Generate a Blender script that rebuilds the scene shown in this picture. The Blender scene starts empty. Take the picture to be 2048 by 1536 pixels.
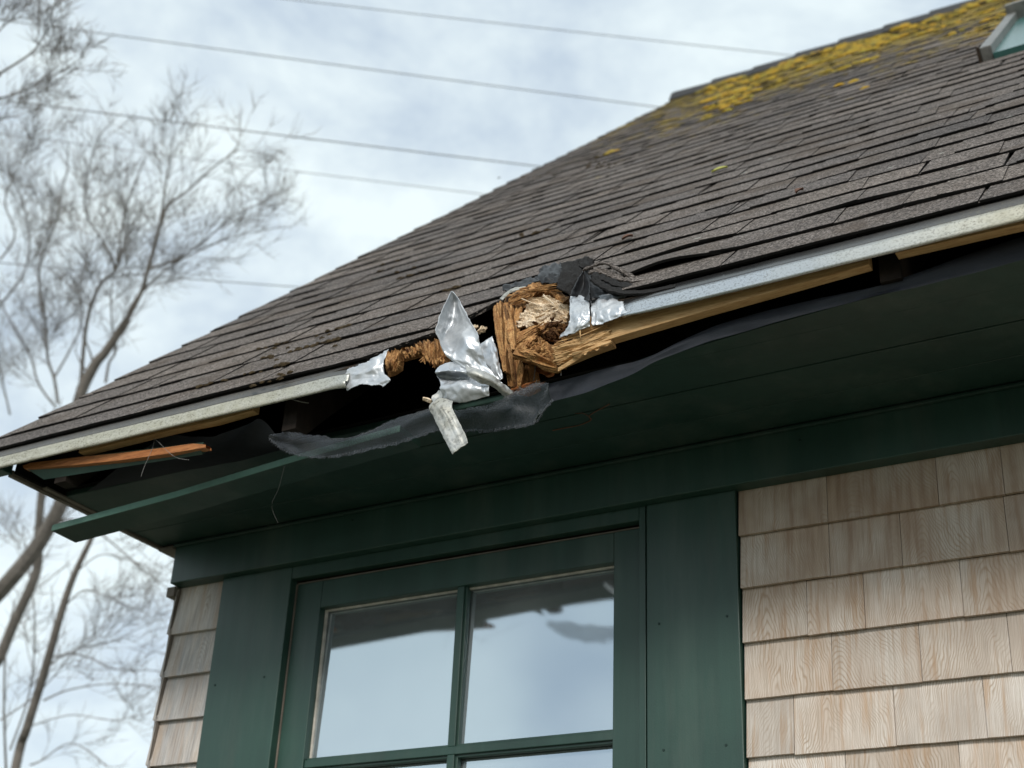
import bpy, math, random
from mathutils import Vector, Matrix, noise
rnd = random.Random(7)
S = bpy.context.scene
COL = S.collection
R_ = math.radians
# ---------------------------------------------------------------- camera
F_PX = 2798.7
YAW, PITCH, ROLL = 0.537460576, 0.484875827, 0.047194882
CAM = Vector((0.0, -2.86, 1.6))
_f = Vector((-math.sin(YAW) * math.cos(PITCH), math.cos(YAW) * math.cos(PITCH), math.sin(PITCH)))
_r0 = Vector((math.cos(YAW), math.sin(YAW), 0))
_u0 = _r0.cross(_f)
_r = _r0 * math.cos(ROLL) + _u0 * math.sin(ROLL)
_u = -_r0 * math.sin(ROLL) + _u0 * math.cos(ROLL)
cam = bpy.data.cameras.new("camera"); camo = bpy.data.objects.new("camera", cam); COL.objects.link(camo)
M3 = Matrix((_r, _u, -_f)).transposed()
camo.matrix_world = Matrix.Translation(CAM) @ M3.to_4x4()
cam.sensor_width = 36.0; cam.lens = F_PX / 2048 * 36
cam.clip_end = 3000
cam.dof.use_dof = True; cam.dof.focus_distance = 2.98; cam.dof.aperture_fstop = 4.0
S.camera = camo
S.render.resolution_x = 1024; S.render.resolution_y = 768
# ---------------------------------------------------------------- world + sun
SUN_DIR = Vector((0.30, -0.82, 0.56)).normalized()
el = math.asin(SUN_DIR.z); az = math.atan2(SUN_DIR.x, SUN_DIR.y)
W = bpy.data.worlds.new("World"); S.world = W; W.use_nodes = True
nt = W.node_tree; nt.nodes.clear()
def wn(t, **k):
    n = nt.nodes.new(t)
    for a, b in k.items(): setattr(n, a, b)
    return n
out = wn('ShaderNodeOutputWorld'); bg = wn('ShaderNodeBackground')
sky = wn('ShaderNodeTexSky', sky_type='NISHITA', sun_disc=False)
sky.sun_elevation = el; sky.sun_rotation = az; sky.air_density = 1.0; sky.dust_density = 1.5
tc = wn('ShaderNodeTexCoord'); mp = wn('ShaderNodeMapping'); mp.inputs['Scale'].default_value = (1.0, 1.0, 1.7)
n1 = wn('ShaderNodeTexNoise'); n1.inputs['Scale'].default_value = 4.2; n1.inputs['Detail'].default_value = 8; n1.inputs['Roughness'].default_value = 0.6; n1.inputs['Distortion'].default_value = 0.25
n2 = wn('ShaderNodeTexNoise'); n2.inputs['Scale'].default_value = 9.0; n2.inputs['Detail'].default_value = 5
ad = wn('ShaderNodeMath', operation='MULTIPLY_ADD'); ad.inputs[1].default_value = 0.35
cr = wn('ShaderNodeValToRGB'); cr.color_ramp.elements[0].position = 0.54; cr.color_ramp.elements[1].position = 0.78
cr.color_ramp.elements[0].color = (0.59, 0.70, 0.81, 1); cr.color_ramp.elements[1].color = (0.95, 1.06, 1.07, 1)
sc_ = wn('ShaderNodeVectorMath', operation='SCALE'); sc_.inputs['Scale'].default_value = 9.8
mx = wn('ShaderNodeMix', data_type='RGBA'); mx.inputs[0].default_value = 0.86
L = nt.links.new
L(tc.outputs['Generated'], mp.inputs['Vector']); L(mp.outputs[0], n1.inputs['Vector']); L(mp.outputs[0], n2.inputs['Vector'])
L(n2.outputs[0], ad.inputs[0]); L(n1.outputs[0], ad.inputs[2]); L(ad.outputs[0], cr.inputs[0])
L(cr.outputs[0], sc_.inputs[0]); L(sky.outputs[0], mx.inputs[6]); L(sc_.outputs[0], mx.inputs[7])
L(mx.outputs[2], bg.inputs[0]); bg.inputs[1].default_value = 0.11; L(bg.outputs[0], out.inputs[0])
sl = bpy.data.lights.new("sun", 'SUN'); sl.energy = 2.2; sl.angle = R_(14); sl.color = (1.0, 0.95, 0.88)
so = bpy.data.objects.new("sun", sl); COL.objects.link(so); so.rotation_euler = SUN_DIR.to_track_quat('Z', 'Y').to_euler()
S.view_settings.view_transform = 'Standard'; S.view_settings.look = 'None'; S.view_settings.gamma = 1; S.view_settings.exposure = 0.0
S.cycles.max_bounces = 6; S.cycles.transparent_max_bounces = 12
# ---------------------------------------------------------------- ray helpers: pixel of the photograph + a plane of the place -> point
def ray(px, py): return (_r * (px - 1024) - _u * (py - 768) + _f * F_PX)
def PY(px, py, Y): d = ray(px, py); return CAM + d * ((Y - CAM.y) / d.y)
def PZ(px, py, Z): d = ray(px, py); return CAM + d * ((Z - CAM.z) / d.z)
def PD(px, py, D): d = ray(px, py); return CAM + d * (D / F_PX)
TH = R_(44.5); CT, ST = math.cos(TH), math.sin(TH)
RY0, RZ0 = -0.65, 3.10
def roofp(x, t, h=0.0): return Vector((x, RY0 + t * CT - h * ST, RZ0 + t * ST + h * CT))
def PR(px, py, h=0.0):
    d = ray(px, py); n = Vector((0, -ST, CT)); p0 = roofp(0, 0, h)
    q = CAM + d * ((p0 - CAM).dot(n) / d.dot(n)); return q.x, (q.y - p0.y) / CT
# ---------------------------------------------------------------- mesh builder
class MB:
    def __init__(s): s.v = []; s.f = []; s.t = []; s.uv = []
    def face(s, idx, tone=0.5, uv=None): s.f.append(tuple(idx)); s.t.append(tone); s.uv.append(uv)
    def box(s, a, b, tone=0.5):
        i = len(s.v); x0, y0, z0 = a; x1, y1, z1 = b
        s.v += [Vector(p) for p in ((x0,y0,z0),(x1,y0,z0),(x1,y1,z0),(x0,y1,z0),(x0,y0,z1),(x1,y0,z1),(x1,y1,z1),(x0,y1,z1))]
        for q in ((0,3,2,1),(4,5,6,7),(0,1,5,4),(1,2,6,5),(2,3,7,6),(3,0,4,7)): s.face([i + k for k in q], tone)
    def hexa(s, p, tone=0.5):   # 8 points bottom loop, top loop
        i = len(s.v); s.v += [Vector(q) for q in p]
        for q in ((0,3,2,1),(4,5,6,7),(0,1,5,4),(1,2,6,5),(2,3,7,6),(3,0,4,7)): s.face([i + k for k in q], tone)
    def tube(s, pts, rad, n=6, tone=0.5, cap=True):
        pts = [Vector(p) for p in pts]; base = len(s.v); up = None
        for k, p in enumerate(pts):
            d = (pts[min(k + 1, len(pts) - 1)] - pts[max(k - 1, 0)])
            if d.length < 1e-9: d = Vector((0, 0, 1))
            d.normalize()
            if up is None: up = d.orthogonal().normalized()
            up = (up - d * up.dot(d))
            up = up.normalized() if up.length > 1e-6 else d.orthogonal().normalized()
            w = d.cross(up); r = rad[k] if hasattr(rad, '__len__') else rad
            for j in range(n):
                a = 2 * math.pi * j / n; s.v.append(p + (up * math.cos(a) + w * math.sin(a)) * r)
        for k in range(len(pts) - 1):
            for j in range(n):
                a = base + k * n + j; b = base + k * n + (j + 1) % n
                s.face((a, b, b + n, a + n), tone)
        if cap: s.face([base + j for j in range(n)][::-1], tone); s.face([base + (len(pts) - 1) * n + j for j in range(n)], tone)
    def grid(s, P, tone=0.5, uvs=None, flip=False):
        b = len(s.v); nr = len(P); nc = len(P[0])
        for row in P: s.v += [Vector(p) for p in row]
        for i in range(nr - 1):
            for j in range(nc - 1):
                q = [b + i * nc + j, b + i * nc + j + 1, b + (i + 1) * nc + j + 1, b + (i + 1) * nc + j]
                uv = None
                if uvs: uv = [uvs[i][j], uvs[i][j + 1], uvs[i + 1][j + 1], uvs[i + 1][j]]
                if flip: q.reverse(); uv = uv[::-1] if uv else None
                s.face(q, tone, uv)
        return b
    def sliver(s, a, b, w, h, tone=0.5, side=None, tip=0.25):
        a, b = Vector(a), Vector(b); d = b - a
        if d.length < 1e-6: return
        sd = side if side is not None else Vector((rnd.uniform(-1,1), rnd.uniform(-1,1), rnd.uniform(-1,1)))
        sd = sd - d * (sd.dot(d) / d.dot(d))
        sd = sd.normalized() if sd.length > 1e-6 else d.orthogonal().normalized()
        up = d.cross(sd).normalized(); i = len(s.v)
        m = a + d * 0.55 + up * rnd.uniform(-.15, .15) * w * 2
        e = [rnd.uniform(-.3, .3) * d.length * 0.25 for _ in range(4)]; dn = d.normalized()
        for (p, q, ee) in ((a, rnd.uniform(.5, 1), 1), (m, 1, 0), (b, tip, 1)):
            for k, (x, y) in enumerate(((-1,-1),(1,-1),(1,1),(-1,1))):
                s.v.append(p + sd * x * w * .5 * q + up * y * h * .5 * q + dn * (e[k] * ee))
        for r in (0, 4):
            for k in range(4):
                s.face((i + r + k, i + r + (k + 1) % 4, i + r + 4 + (k + 1) % 4, i + r + 4 + k), tone)
        s.face((i + 3, i + 2, i + 1, i), tone); s.face((i + 8, i + 9, i + 10, i + 11), tone)
    def build(s, name, mat, parent=None, smooth=False, label=None):
        me = bpy.data.meshes.new(name); me.from_pydata([tuple(v) for v in s.v], [], s.f); me.update()
        at = me.attributes.new('tone', 'FLOAT', 'FACE'); at.data.foreach_set('value', s.t)
        if any(u is not None for u in s.uv):
            ul = me.uv_layers.new(name='UVMap'); flat = []
            for f, u in zip(s.f, s.uv):
                for k in range(len(f)): flat += list(u[k]) if u else [0.0, 0.0]
            ul.data.foreach_set('uv', flat)
        if smooth: me.polygons.foreach_set('use_smooth', [True] * len(me.polygons))
        me.materials.append(mat); o = bpy.data.objects.new(name, me); COL.objects.link(o)
        if parent: o.parent = parent
        if label: o['label'] = label
        return o
def tag(o, label=None, cat=None, group=None, kind=None):
    if label: o['label'] = label
    if cat: o['category'] = cat
    if group: o['group'] = group
    if kind: o['kind'] = kind
    return o
def empty(name, label, cat, group=None):
    o = bpy.data.objects.new(name, None); COL.objects.link(o); o.empty_display_size = .1
    return tag(o, label, cat, group)
def bevel(o, w=0.002, seg=2):
    m = o.modifiers.new('bev', 'BEVEL'); m.width = w; m.segments = seg; m.limit_method = 'ANGLE'; m.angle_limit = R_(40); return o
def solid(o, th):
    m = o.modifiers.new('sol', 'SOLIDIFY'); m.thickness = th; m.offset = 0; return o
def cat(p, t):   # catmull through list
    n = len(p) - 1; x = t * n; i = min(int(x), n - 1); f = x - i
    p0 = p[max(i - 1, 0)]; p1 = p[i]; p2 = p[i + 1]; p3 = p[min(i + 2, n)]
    return 0.5 * ((2 * p1) + (p2 - p0) * f + (2 * p0 - 5 * p1 + 4 * p2 - p3) * f * f + (3 * p1 - p0 - 3 * p2 + p3) * f ** 3)
def lattice(u, v, a, b, seed):
    x, y = u * a, v * b; i, j = int(x), int(y); fx, fy = x - i, y - j
    h = lambda p, q: noise.cell(Vector((p * 1.37 + seed * 7.1 + .5, q * 1.91 + .5, seed + .5))) * 2 - 1
    if (i + j) % 2:
        return h(i, j) * (1 - fx - fy) + h(i + 1, j) * fx + h(i, j + 1) * fy if fx + fy < 1 else h(i + 1, j + 1) * (fx + fy - 1) + h(i, j + 1) * (1 - fx) + h(i + 1, j) * (1 - fy)
    return h(i, j) * (1 - fx) + h(i + 1, j) * (fx - fy) + h(i + 1, j + 1) * fy if fx > fy else h(i, j) * (1 - fy) + h(i, j + 1) * (fy - fx) + h(i + 1, j + 1) * fx
def sheet(rows, nu, nv, amp=0.006, seed=0, sc=25, jag=0.0, lat=None):
    R = [[PY(*p) if not isinstance(p, Vector) else p for p in r] for r in rows]; P = []
    for i in range(nv + 1):
        v = i / nv; ctl = [cat([r[k] for r in R], v) for k in range(len(R[0]))]
        P.append([cat(ctl, j / nu) for j in range(nu + 1)])
    Q = []
    for i, row in enumerate(P):
        q = []
        for j, p in enumerate(row):
            a = P[min(i + 1, nv)][j] - P[max(i - 1, 0)][j]; b = P[i][min(j + 1, nu)] - P[i][max(j - 1, 0)]
            n = a.cross(b); n = n.normalized() if n.length > 1e-9 else Vector((0, -1, 0))
            c = p * sc + Vector((seed * 3.1, seed * 1.7, seed))
            d = abs(noise.noise(c)) * 1.9 + abs(noise.noise(c * 2.3)) * .6 - .55 + .5 * max(0, 1 - abs(noise.noise(c * .8 + Vector((9, 2, 5)))) * 9)
            if lat:
                wu = j / nu + .03 * noise.noise(p * 22); wv = i / nv + .03 * noise.noise(p * 22 + Vector((5, 5, 5)))
                wu, wv = max(0, wu), max(0, wv)
                d = (d * .75 + lattice(wu, wv, lat[0], lat[1], seed) * .42 + lattice(wu, wv, lat[0] * 2.6, lat[1] * 2.6, seed + 3) * .22) * min(1, .15 + i / nv * 5)
            e = Vector((0, 0, 0))
            if jag and (i in (0, nv) or j in (0, nu)): e = noise.noise_vector(p * 160 + Vector((seed, 0, 0))) * jag
            q.append(p + n * d * amp + e)
        Q.append(q)
    return Q
# ---------------------------------------------------------------- materials
class NT:
    def __init__(s, name):
        s.m = bpy.data.materials.new(name); s.m.use_nodes = True; s.t = s.m.node_tree; s.n = s.t.nodes
        s.b = s.n['Principled BSDF']; s.out = s.n['Material Output']
    def N(s, t, _in=None, **k):
        n = s.n.new(t)
        for a, b in k.items(): setattr(n, a, b)
        for a, b in (_in or {}).items(): s.put(n.inputs[a], b)
        return n
    def put(s, sock, v):
        if isinstance(v, bpy.types.NodeSocket): s.t.links.new(v, sock)
        else: sock.default_value = v
    def math(s, op, a, b=0.0, c=0.0, clamp=False):
        n = s.N('ShaderNodeMath', operation=op, use_clamp=clamp); s.put(n.inputs[0], a); s.put(n.inputs[1], b); s.put(n.inputs[2], c); return n.outputs[0]
    def co(s, kind='Object'): return s.N('ShaderNodeTexCoord').outputs[kind]
    def map(s, v, scale=(1,1,1), loc=(0,0,0), rot=(0,0,0)):
        n = s.N('ShaderNodeMapping'); s.put(n.inputs['Vector'], v); n.inputs['Scale'].default_value = scale; n.inputs['Location'].default_value = loc; n.inputs['Rotation'].default_value = rot; return n.outputs[0]
    def noise(s, v, sc, det=4, rough=.55, dist=0.0, dim='3D'):
        n = s.N('ShaderNodeTexNoise', noise_dimensions=dim); s.put(n.inputs['Vector'], v); n.inputs['Scale'].default_value = sc; n.inputs['Detail'].default_value = det; n.inputs['Roughness'].default_value = rough; n.inputs['Distortion'].default_value = dist; return n.outputs[0]
    def vor(s, v, sc, feat='F1', out='Distance', rand=1.0):
        n = s.N('ShaderNodeTexVoronoi', feature=feat); s.put(n.inputs['Vector'], v); n.inputs['Scale'].default_value = sc; n.inputs['Randomness'].default_value = rand; return n.outputs[out]
    def ramp(s, v, stops, interp='LINEAR'):
        n = s.N('ShaderNodeValToRGB'); s.put(n.inputs[0], v); e = n.color_ramp.elements; n.color_ramp.interpolation = interp
        while len(e) < len(stops): e.new(0.5)
        for k, (p, c) in enumerate(stops):
            e[k].position = p; e[k].color = (c, c, c, 1) if not hasattr(c, '__len__') else (*c, 1)
        return n.outputs[0]
    def mix(s, f, a, b, blend='MIX'):
        n = s.N('ShaderNodeMix', data_type='RGBA', blend_type=blend); s.put(n.inputs[0], f)
        for k, x in ((6, a), (7, b)): s.put(n.inputs[k], (*x, 1) if (hasattr(x, '__len__') and not isinstance(x, bpy.types.NodeSocket) and len(x) == 3) else x)
        return n.outputs[2]
    def attr(s, name='tone', out='Fac'): return s.N('ShaderNodeAttribute', attribute_name=name).outputs[out]
    def bump(s, h, dist=0.001, strength=1.0):
        n = s.N('ShaderNodeBump'); s.put(n.inputs['Height'], h); n.inputs['Distance'].default_value = dist; n.inputs['Strength'].default_value = strength; s.put(s.b.inputs['Normal'], n.outputs[0]); return n.outputs[0]
    def set(s, **k):
        for a, b in k.items():
            a = {'col': 'Base Color', 'rough': 'Roughness', 'metal': 'Metallic', 'spec': 'Specular IOR Level', 'alpha': 'Alpha', 'coat': 'Coat Weight'}.get(a, a)
            if hasattr(b, '__len__') and len(b) == 3 and not isinstance(b, bpy.types.NodeSocket): b = (*b, 1)
            s.put(s.b.inputs[a], b)
        return s
def mat_paint(name, col, rough=.42, spec=.5):
    m = NT(name); c = m.co()
    n = m.noise(c, 3.5, 5); st = m.noise(m.map(c, (90, 90, 4)), 1.0, 3); sp = m.vor(c, 38); 
    dust = m.ramp(m.noise(m.map(c, (7, 7, 1.2)), 1.0, 5, .65), [(.50, 0), (.75, .16)])
    specks = m.ramp(sp, [(0.0, 1.0), (0.035, 0.0)])
    k = m.ramp(m.math('ADD', m.math('MULTIPLY', n, .6), m.math('MULTIPLY', m.noise(m.map(c, (26, 26, 1.3)), 1.0, 4, .6), .4)), [(.3, .72), (.7, 1.3)])
    colr = m.mix(1.0, col, k, 'MULTIPLY'); colr = m.mix(dust, colr, (.20, .21, .18)); colr = m.mix(m.math('MULTIPLY', specks, .25), colr, (.25, .27, .24))
    m.set(col=colr, rough=m.ramp(n, [(.3, rough - .06), (.75, rough + .12)]), spec=spec)
    m.bump(m.math('ADD', st, m.math('MULTIPLY', m.noise(c, 220, 2), .5)), .0007, .5); return m.m
GREEN = mat_paint('green_paint', (.021, .060, .046), .42, .6)
GREEN3 = mat_paint('green_paint_worn_lit', (.10, .20, .16), .6, .4)
GREENN = mat_paint('green_paint_nail_head', (.018, .040, .034), .6, .3)
GREEN2 = mat_paint('green_paint_worn', (.052, .125, .10), .5, .4)
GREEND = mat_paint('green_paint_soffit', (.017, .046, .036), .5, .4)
def mat_shingle_wall():
    m = NT('cedar_shingle'); uv = m.co('UV'); tone = m.attr()
    sep = m.N('ShaderNodeSeparateXYZ', {0: uv}); u, v = sep.outputs[0], sep.outputs[1]     # metres, local to a shingle
    off = m.math('MULTIPLY', tone, 97.0); comb = m.N('ShaderNodeCombineXYZ', {0: u, 1: v, 2: off}).outputs[0]
    wn_ = m.N('ShaderNodeTexWhiteNoise', noise_dimensions='1D'); m.put(wn_.inputs['W'], off); rs = m.N('ShaderNodeSeparateColor', {0: wn_.outputs['Color']})
    r1, r2, r3 = rs.outputs[0], rs.outputs[1], rs.outputs[2]
    u0 = m.math('MULTIPLY_ADD', r1, .22, -.11); du = m.math('SUBTRACT', u, u0)
    du = m.math('ADD', du, m.math('MULTIPLY_ADD', m.noise(m.map(comb, (1, .6, 1)), 14, 2), .05, -.025))
    par = m.math('MULTIPLY', m.math('MULTIPLY', du, du), m.math('MULTIPLY_ADD', r2, 3.4, 1.6))
    par = m.math('SQRT', m.math('ADD', par, .0004))
    h = m.math('ADD', m.math('MULTIPLY', par, 1.0), m.math('MULTIPLY', v, m.math('MULTIPLY_ADD', r3, .60, .25)))
    h = m.math('ADD', h, m.math('MULTIPLY', m.noise(m.map(comb, (1, .35, 1)), 36, 3), .020))
    ring = m.math('SINE', m.math('MULTIPLY', h, 600.0)); ring = m.math('MULTIPLY_ADD', ring, .5, .5)
    ring = m.math('POWER', ring, 3.0); amt = m.ramp(m.noise(comb, 11, 3), [(.36, .12), (.62, 1.0)])
    fib = m.noise(m.map(comb, (420, 9, 1)), 1.0, 4, .65); fib2 = m.noise(m.map(comb, (70, 5, 1)), 1.0, 3, .6)
    pat = m.noise(m.map(comb, (9, 5, 1)), 1.0, 3)
    base = m.mix(m.ramp(pat, [(.35, 0), (.68, 1)]), (.76, .72, .67), (.60, .49, .40))
    base = m.mix(m.math('MULTIPLY', r3, .55), base, (.74, .71, .67))
    base = m.mix(m.math('MULTIPLY', m.math('MULTIPLY', ring, amt), .78), base, (.38, .27, .18))
    base = m.mix(m.ramp(fib, [(.36, .60), (.56, 0)]), base, (.40, .33, .26))
    base = m.mix(m.ramp(fib2, [(.52, 0), (.70, .65)]), base, (.48, .31, .18))
    base = m.mix(1.0, base, m.ramp(r2, [(0, (.84, .83, .82)), (.5, (1, .98, .96)), (1, (1.08, 1.07, 1.07))]), 'MULTIPLY')
    base = m.mix(m.math('MULTIPLY', m.ramp(r1, [(.55, 0), (.8, .4)]), m.ramp(pat, [(.4, 0), (.6, 1)])), base, (.47, .46, .44))
    grey = m.math('SUBTRACT', m.attr('grey'), .0, clamp=True)
    gs = m.math('MULTIPLY', grey, m.ramp(m.noise(m.map(comb, (22, 3, 1)), 1.0, 4, .6), [(.36, 0.25), (.55, 1)]))
    gcol = m.mix(m.ramp(fib, [(.35, 0), (.65, 1)]), (.22, .22, .23), (.58, .58, .58))
    base = m.mix(gs, base, gcol)
    base = m.mix(m.math('MULTIPLY', m.ramp(m.noise(m.map(comb, (16, 2.2, 1)), 1.0, 3), [(.50, 0), (.66, .5)]), m.math('GREATER_THAN', grey, .2)), base, (.40, .24, .12))
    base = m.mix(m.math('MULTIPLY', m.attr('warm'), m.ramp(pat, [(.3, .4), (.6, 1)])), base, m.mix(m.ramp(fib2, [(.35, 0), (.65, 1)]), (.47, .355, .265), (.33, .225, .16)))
    m.set(col=base, rough=.75, spec=.2)
    m.bump(m.math('ADD', m.math('MULTIPLY', fib, 1.4), m.math('MULTIPLY', ring, -.35)), .0009, .8); return m.m
CEDAR = mat_shingle_wall()
def mat_roof():
    m = NT('asphalt_shingle'); c = m.co(); tone = m.attr()
    sep = m.N('ShaderNodeSeparateXYZ', {0: c}); x, z = sep.outputs[0], sep.outputs[2]
    gr = m.vor(c, 300, out='Color'); g = m.N('ShaderNodeSeparateColor', {0: gr}).outputs[0]
    gr2 = m.noise(c, 330, 3, .7); big = m.noise(c, 2.2, 4); bl = m.noise(c, 14, 3)
    col = m.ramp(g, [(0, (.026, .023, .021)), (.35, (.088, .077, .070)), (.70, (.185, .163, .150)), (.95, (.36, .325, .30))])
    col = m.mix(m.ramp(gr2, [(.35, .45), (.6, 0)]), col, (.035, .032, .03))
    col = m.mix(1.0, col, m.ramp(tone, [(0, (.80, .80, .82)), (1, (1.22, 1.17, 1.12))]), 'MULTIPLY')
    col = m.mix(1.0, col, m.ramp(big, [(.3, .82), (.7, 1.15)]), 'MULTIPLY')
    # lichen: yellow crust gathering towards the ridge
    zz = m.math('ADD', z, m.math('MULTIPLY_ADD', m.noise(c, 1.1, 3), 2.4, -1.2))
    zz = m.math('ADD', zz, m.math('MULTIPLY', m.math('MINIMUM', m.math('ADD', x, 2.2), 0.0), 1.3))
    dens = m.N('ShaderNodeMapRange', {0: zz, 1: 4.4, 2: 7.2, 3: 0.0, 4: 1.0}).outputs[0]
    ln = m.noise(m.map(c, (1, 1, 1)), 9.0, 6, .62)
    thr = m.math('MULTIPLY_ADD', dens, -.36, .755)
    mask = m.N('ShaderNodeMapRange', {0: m.math('SUBTRACT', ln, thr), 1: 0.0, 2: .04}).outputs[0]
    lc = m.ramp(m.noise(c, 16, 4), [(.35, (.20, .18, .05)), (.5, (.38, .28, .04)), (.62, (.40, .24, .05)), (.75, (.24, .23, .10))])
    col = m.mix(m.math('MULTIPLY', mask, .92), col, lc)
    # pale lichen rosettes and grime
    v1 = m.vor(c, 6.5); rm = m.ramp(m.math('ADD', v1, m.math('MULTIPLY', gr2, .05)), [(.075, .75), (.10, 0)])
    sel = m.ramp(m.noise(c, 2.0, 2), [(.42, .1), (.52, 1)])
    col = m.mix(m.math('MULTIPLY', rm, sel), col, (.40, .41, .37))
    gm = m.ramp(m.noise(c, 4.5, 6, .7), [(.50, 0), (.64, .6)]); col = m.mix(gm, col, (.075, .055, .040))
    m.set(col=col, rough=.9, spec=.15)
    m.bump(m.math('ADD', m.math('MULTIPLY', g, .8), m.math('ADD', gr2, m.math('MULTIPLY', mask, 3.0))), .0014, .9); return m.m
ROOF = mat_roof()
def simple(name, col, rough=.6, metal=0.0, spec=.4, nsc=30, var=.3, bd=.0008, bs=60):
    m = NT(name); c = m.co(); n = m.noise(c, nsc, 5, .6)
    cc = m.mix(1.0, col, m.ramp(n, [(.3, 1 - var), (.7, 1 + var)]), 'MULTIPLY')
    m.set(col=cc, rough=rough, metal=metal, spec=spec); m.bump(m.noise(c, bs, 4), bd, .7); return m.m
FELT = simple('black_underlayment_and_gap', (.010, .010, .011), .45, spec=.4, nsc=60, bd=.002, bs=90)
EDGE = simple('shingle_cut_edge_and_backing', (.010, .0095, .009), .9, spec=.1)
SHG = simple('near_black_shingle', (.018, .017, .0165), .9, spec=.2, nsc=260, var=.7, bd=.0015, bs=300)  # near-black tone for the folded shingles and lower bent layers
DARKW = simple('old_dark_wood', (.05, .036, .026), .8, spec=.2)
DECK = simple('roof_deck_wood', (.045, .034, .025), .85, spec=.1)
CAPM = simple('ridge_cap_shingle', (.055, .056, .058), .9, spec=.2, nsc=200, bs=300)
TRIMB = simple('weathered_brown_trim', (.17, .145, .12), .75, nsc=14)
SPACER = simple('glazing_bead', (.60, .56, .50), .6)
BARK = simple('grey_bark', (.20, .18, .16), .9, spec=.1, nsc=8)
WIRE = simple('cable_sheath', (.30, .31, .32), .7, spec=.2)
THREAD = simple('pale_thread', (.22, .21, .20), .8)
NAILM = simple('nail_steel', (.45, .45, .44), .4, metal=.8)
TWIG = simple('brown_twig', (.20, .085, .05), .8)
LEAF = simple('dry_yellow_leaf', (.42, .42, .09), .7)
LEAFB = simple('dry_brown_leaf', (.13, .06, .035), .7)
GROUND = simple('ground_grass_and_gravel', (.11, .11, .075), 1.0, nsc=3, var=.4)
INTER = simple('room_interior', (.25, .24, .22), .9)
def mat_metal(name, dirty, col=(.60, .63, .67), rough=.33):
    m = NT(name); c = m.co()
    n = m.noise(c, 26, 6, .6); sp = m.noise(c, 120, 3, .6); big = m.noise(m.map(c, (1.6, 8, 8)), 1.0, 3)
    st = m.noise(m.map(c, (60, 400, 400)), 1.0, 3)
    dm = m.ramp(m.math('ADD', m.math('MULTIPLY', big, .5), m.math('MULTIPLY', n, .5)), [(.42 - dirty * .25, 1.0), (.62 - dirty * .05, .15 + dirty * .6)])
    dcol = m.mix(m.ramp(sp, [(.50, 0), (.60, 1)]), (.36, .35, .29), (.11, .10, .07))
    mt = m.math('MULTIPLY_ADD', dm, -.62, .97)
    colr = m.mix(m.math('MULTIPLY', dm, .9 if dirty else .18), m.mix(m.ramp(st, [(.35, 0), (.7, .3)]), col, (.5, .51, .53)), dcol)
    m.set(col=colr, rough=m.math('MULTIPLY_ADD', dm, .28 if dirty else .1, rough), metal=mt)
    m.bump(m.math('ADD', m.noise(c, 55, 5, .5, .6), m.math('MULTIPLY', sp, .15)), .0010 if not dirty else .0006, .8); return m.m
def mat_galv(name, flange=False):
    m = NT(name); c = m.co(); sp = m.N('ShaderNodeSeparateXYZ', {0: c}); x = sp.outputs[0]
    far = m.math('ABSOLUTE', m.math('ADD', x, 1.12)); far = m.math('ADD', far, m.math('MULTIPLY_ADD', m.noise(c, 7, 3), .3, -.15))
    dirt = m.N('ShaderNodeMapRange', {0: far, 1: .30, 2: .85, 3: .12, 4: 1.0}).outputs[0]
    spk = m.ramp(m.noise(m.map(c, (1, 1, 1.6)), 210, 3, .55), [(.53, 0), (.62, 1)]); spd = m.ramp(m.noise(c, 16, 4), [(.40, .15), (.62, .8)])
    n = m.noise(c, 40, 5, .6); base = m.mix(m.ramp(n, [(.3, 0), (.7, 1)]), (.40, .385, .30), (.50, .49, .42)) if not flange else m.mix(n, (.07, .07, .068), (.125, .12, .115))
    base = m.mix(m.math('MULTIPLY', spk, spd), base, (.15, .13, .085))
    col = m.mix(dirt, (.52, .55, .58) if not flange else (.12, .122, .125), base)
    col = m.mix(m.math('MULTIPLY', spk, .35), col, (.20, .19, .16))
    m.set(col=col, rough=m.math('MULTIPLY_ADD', dirt, .28, .22), metal=m.math('MULTIPLY_ADD', dirt, -.62, .92))
    m.bump(m.math('ADD', m.noise(c, 30, 3), m.math('MULTIPLY', n, .3)), .0008, .7); return m.m
GALV = mat_galv('galvanised_drip_edge'); GALVF = mat_galv('dull_flange', True)
FOIL = mat_metal('bare_torn_flashing', 0.0)
FOILD = mat_metal('scuffed_torn_flashing', 0.22, (.64, .65, .65), .38)
def mat_wood(name, a, b, dark, rough=.65, stretch=(5, 60, 60)):
    m = NT(name); c = m.co(); tone = m.attr()
    g = m.noise(m.map(c, stretch), 1.0, 5, .65, .4); f = m.noise(m.map(c, tuple(k * 5 for k in stretch)), 1.0, 3, .7)
    col = m.mix(m.ramp(g, [(.35, 0), (.65, 1)]), a, b)
    col = m.mix(m.ramp(f, [(.38, .7), (.55, 0)]), col, dark)
    col = m.mix(1.0, col, m.ramp(tone, [(0, (.22, .17, .14)), (.5, (1, 1, 1)), (1, (1.45, 1.5, 1.6))]), 'MULTIPLY')
    m.set(col=col, rough=rough, spec=.25); m.bump(m.math('ADD', g, f), .0016, .9); return m.m
PINE = mat_wood('fresh_pine', (.50, .31, .14), (.60, .40, .20), (.36, .19, .07))
SPLINT = mat_wood('splintered_wood', (.30, .135, .045), (.50, .29, .115), (.10, .04, .015), .8, (60, 60, 60))
PALE = mat_wood('pale_splintered_wood', (.60, .45, .28), (.74, .62, .46), (.22, .12, .06), .8, (60, 60, 60))
RUSTW = mat_wood('reddish_splinter_wood', (.40, .15, .05), (.46, .19, .07), (.22, .08, .03))
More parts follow.
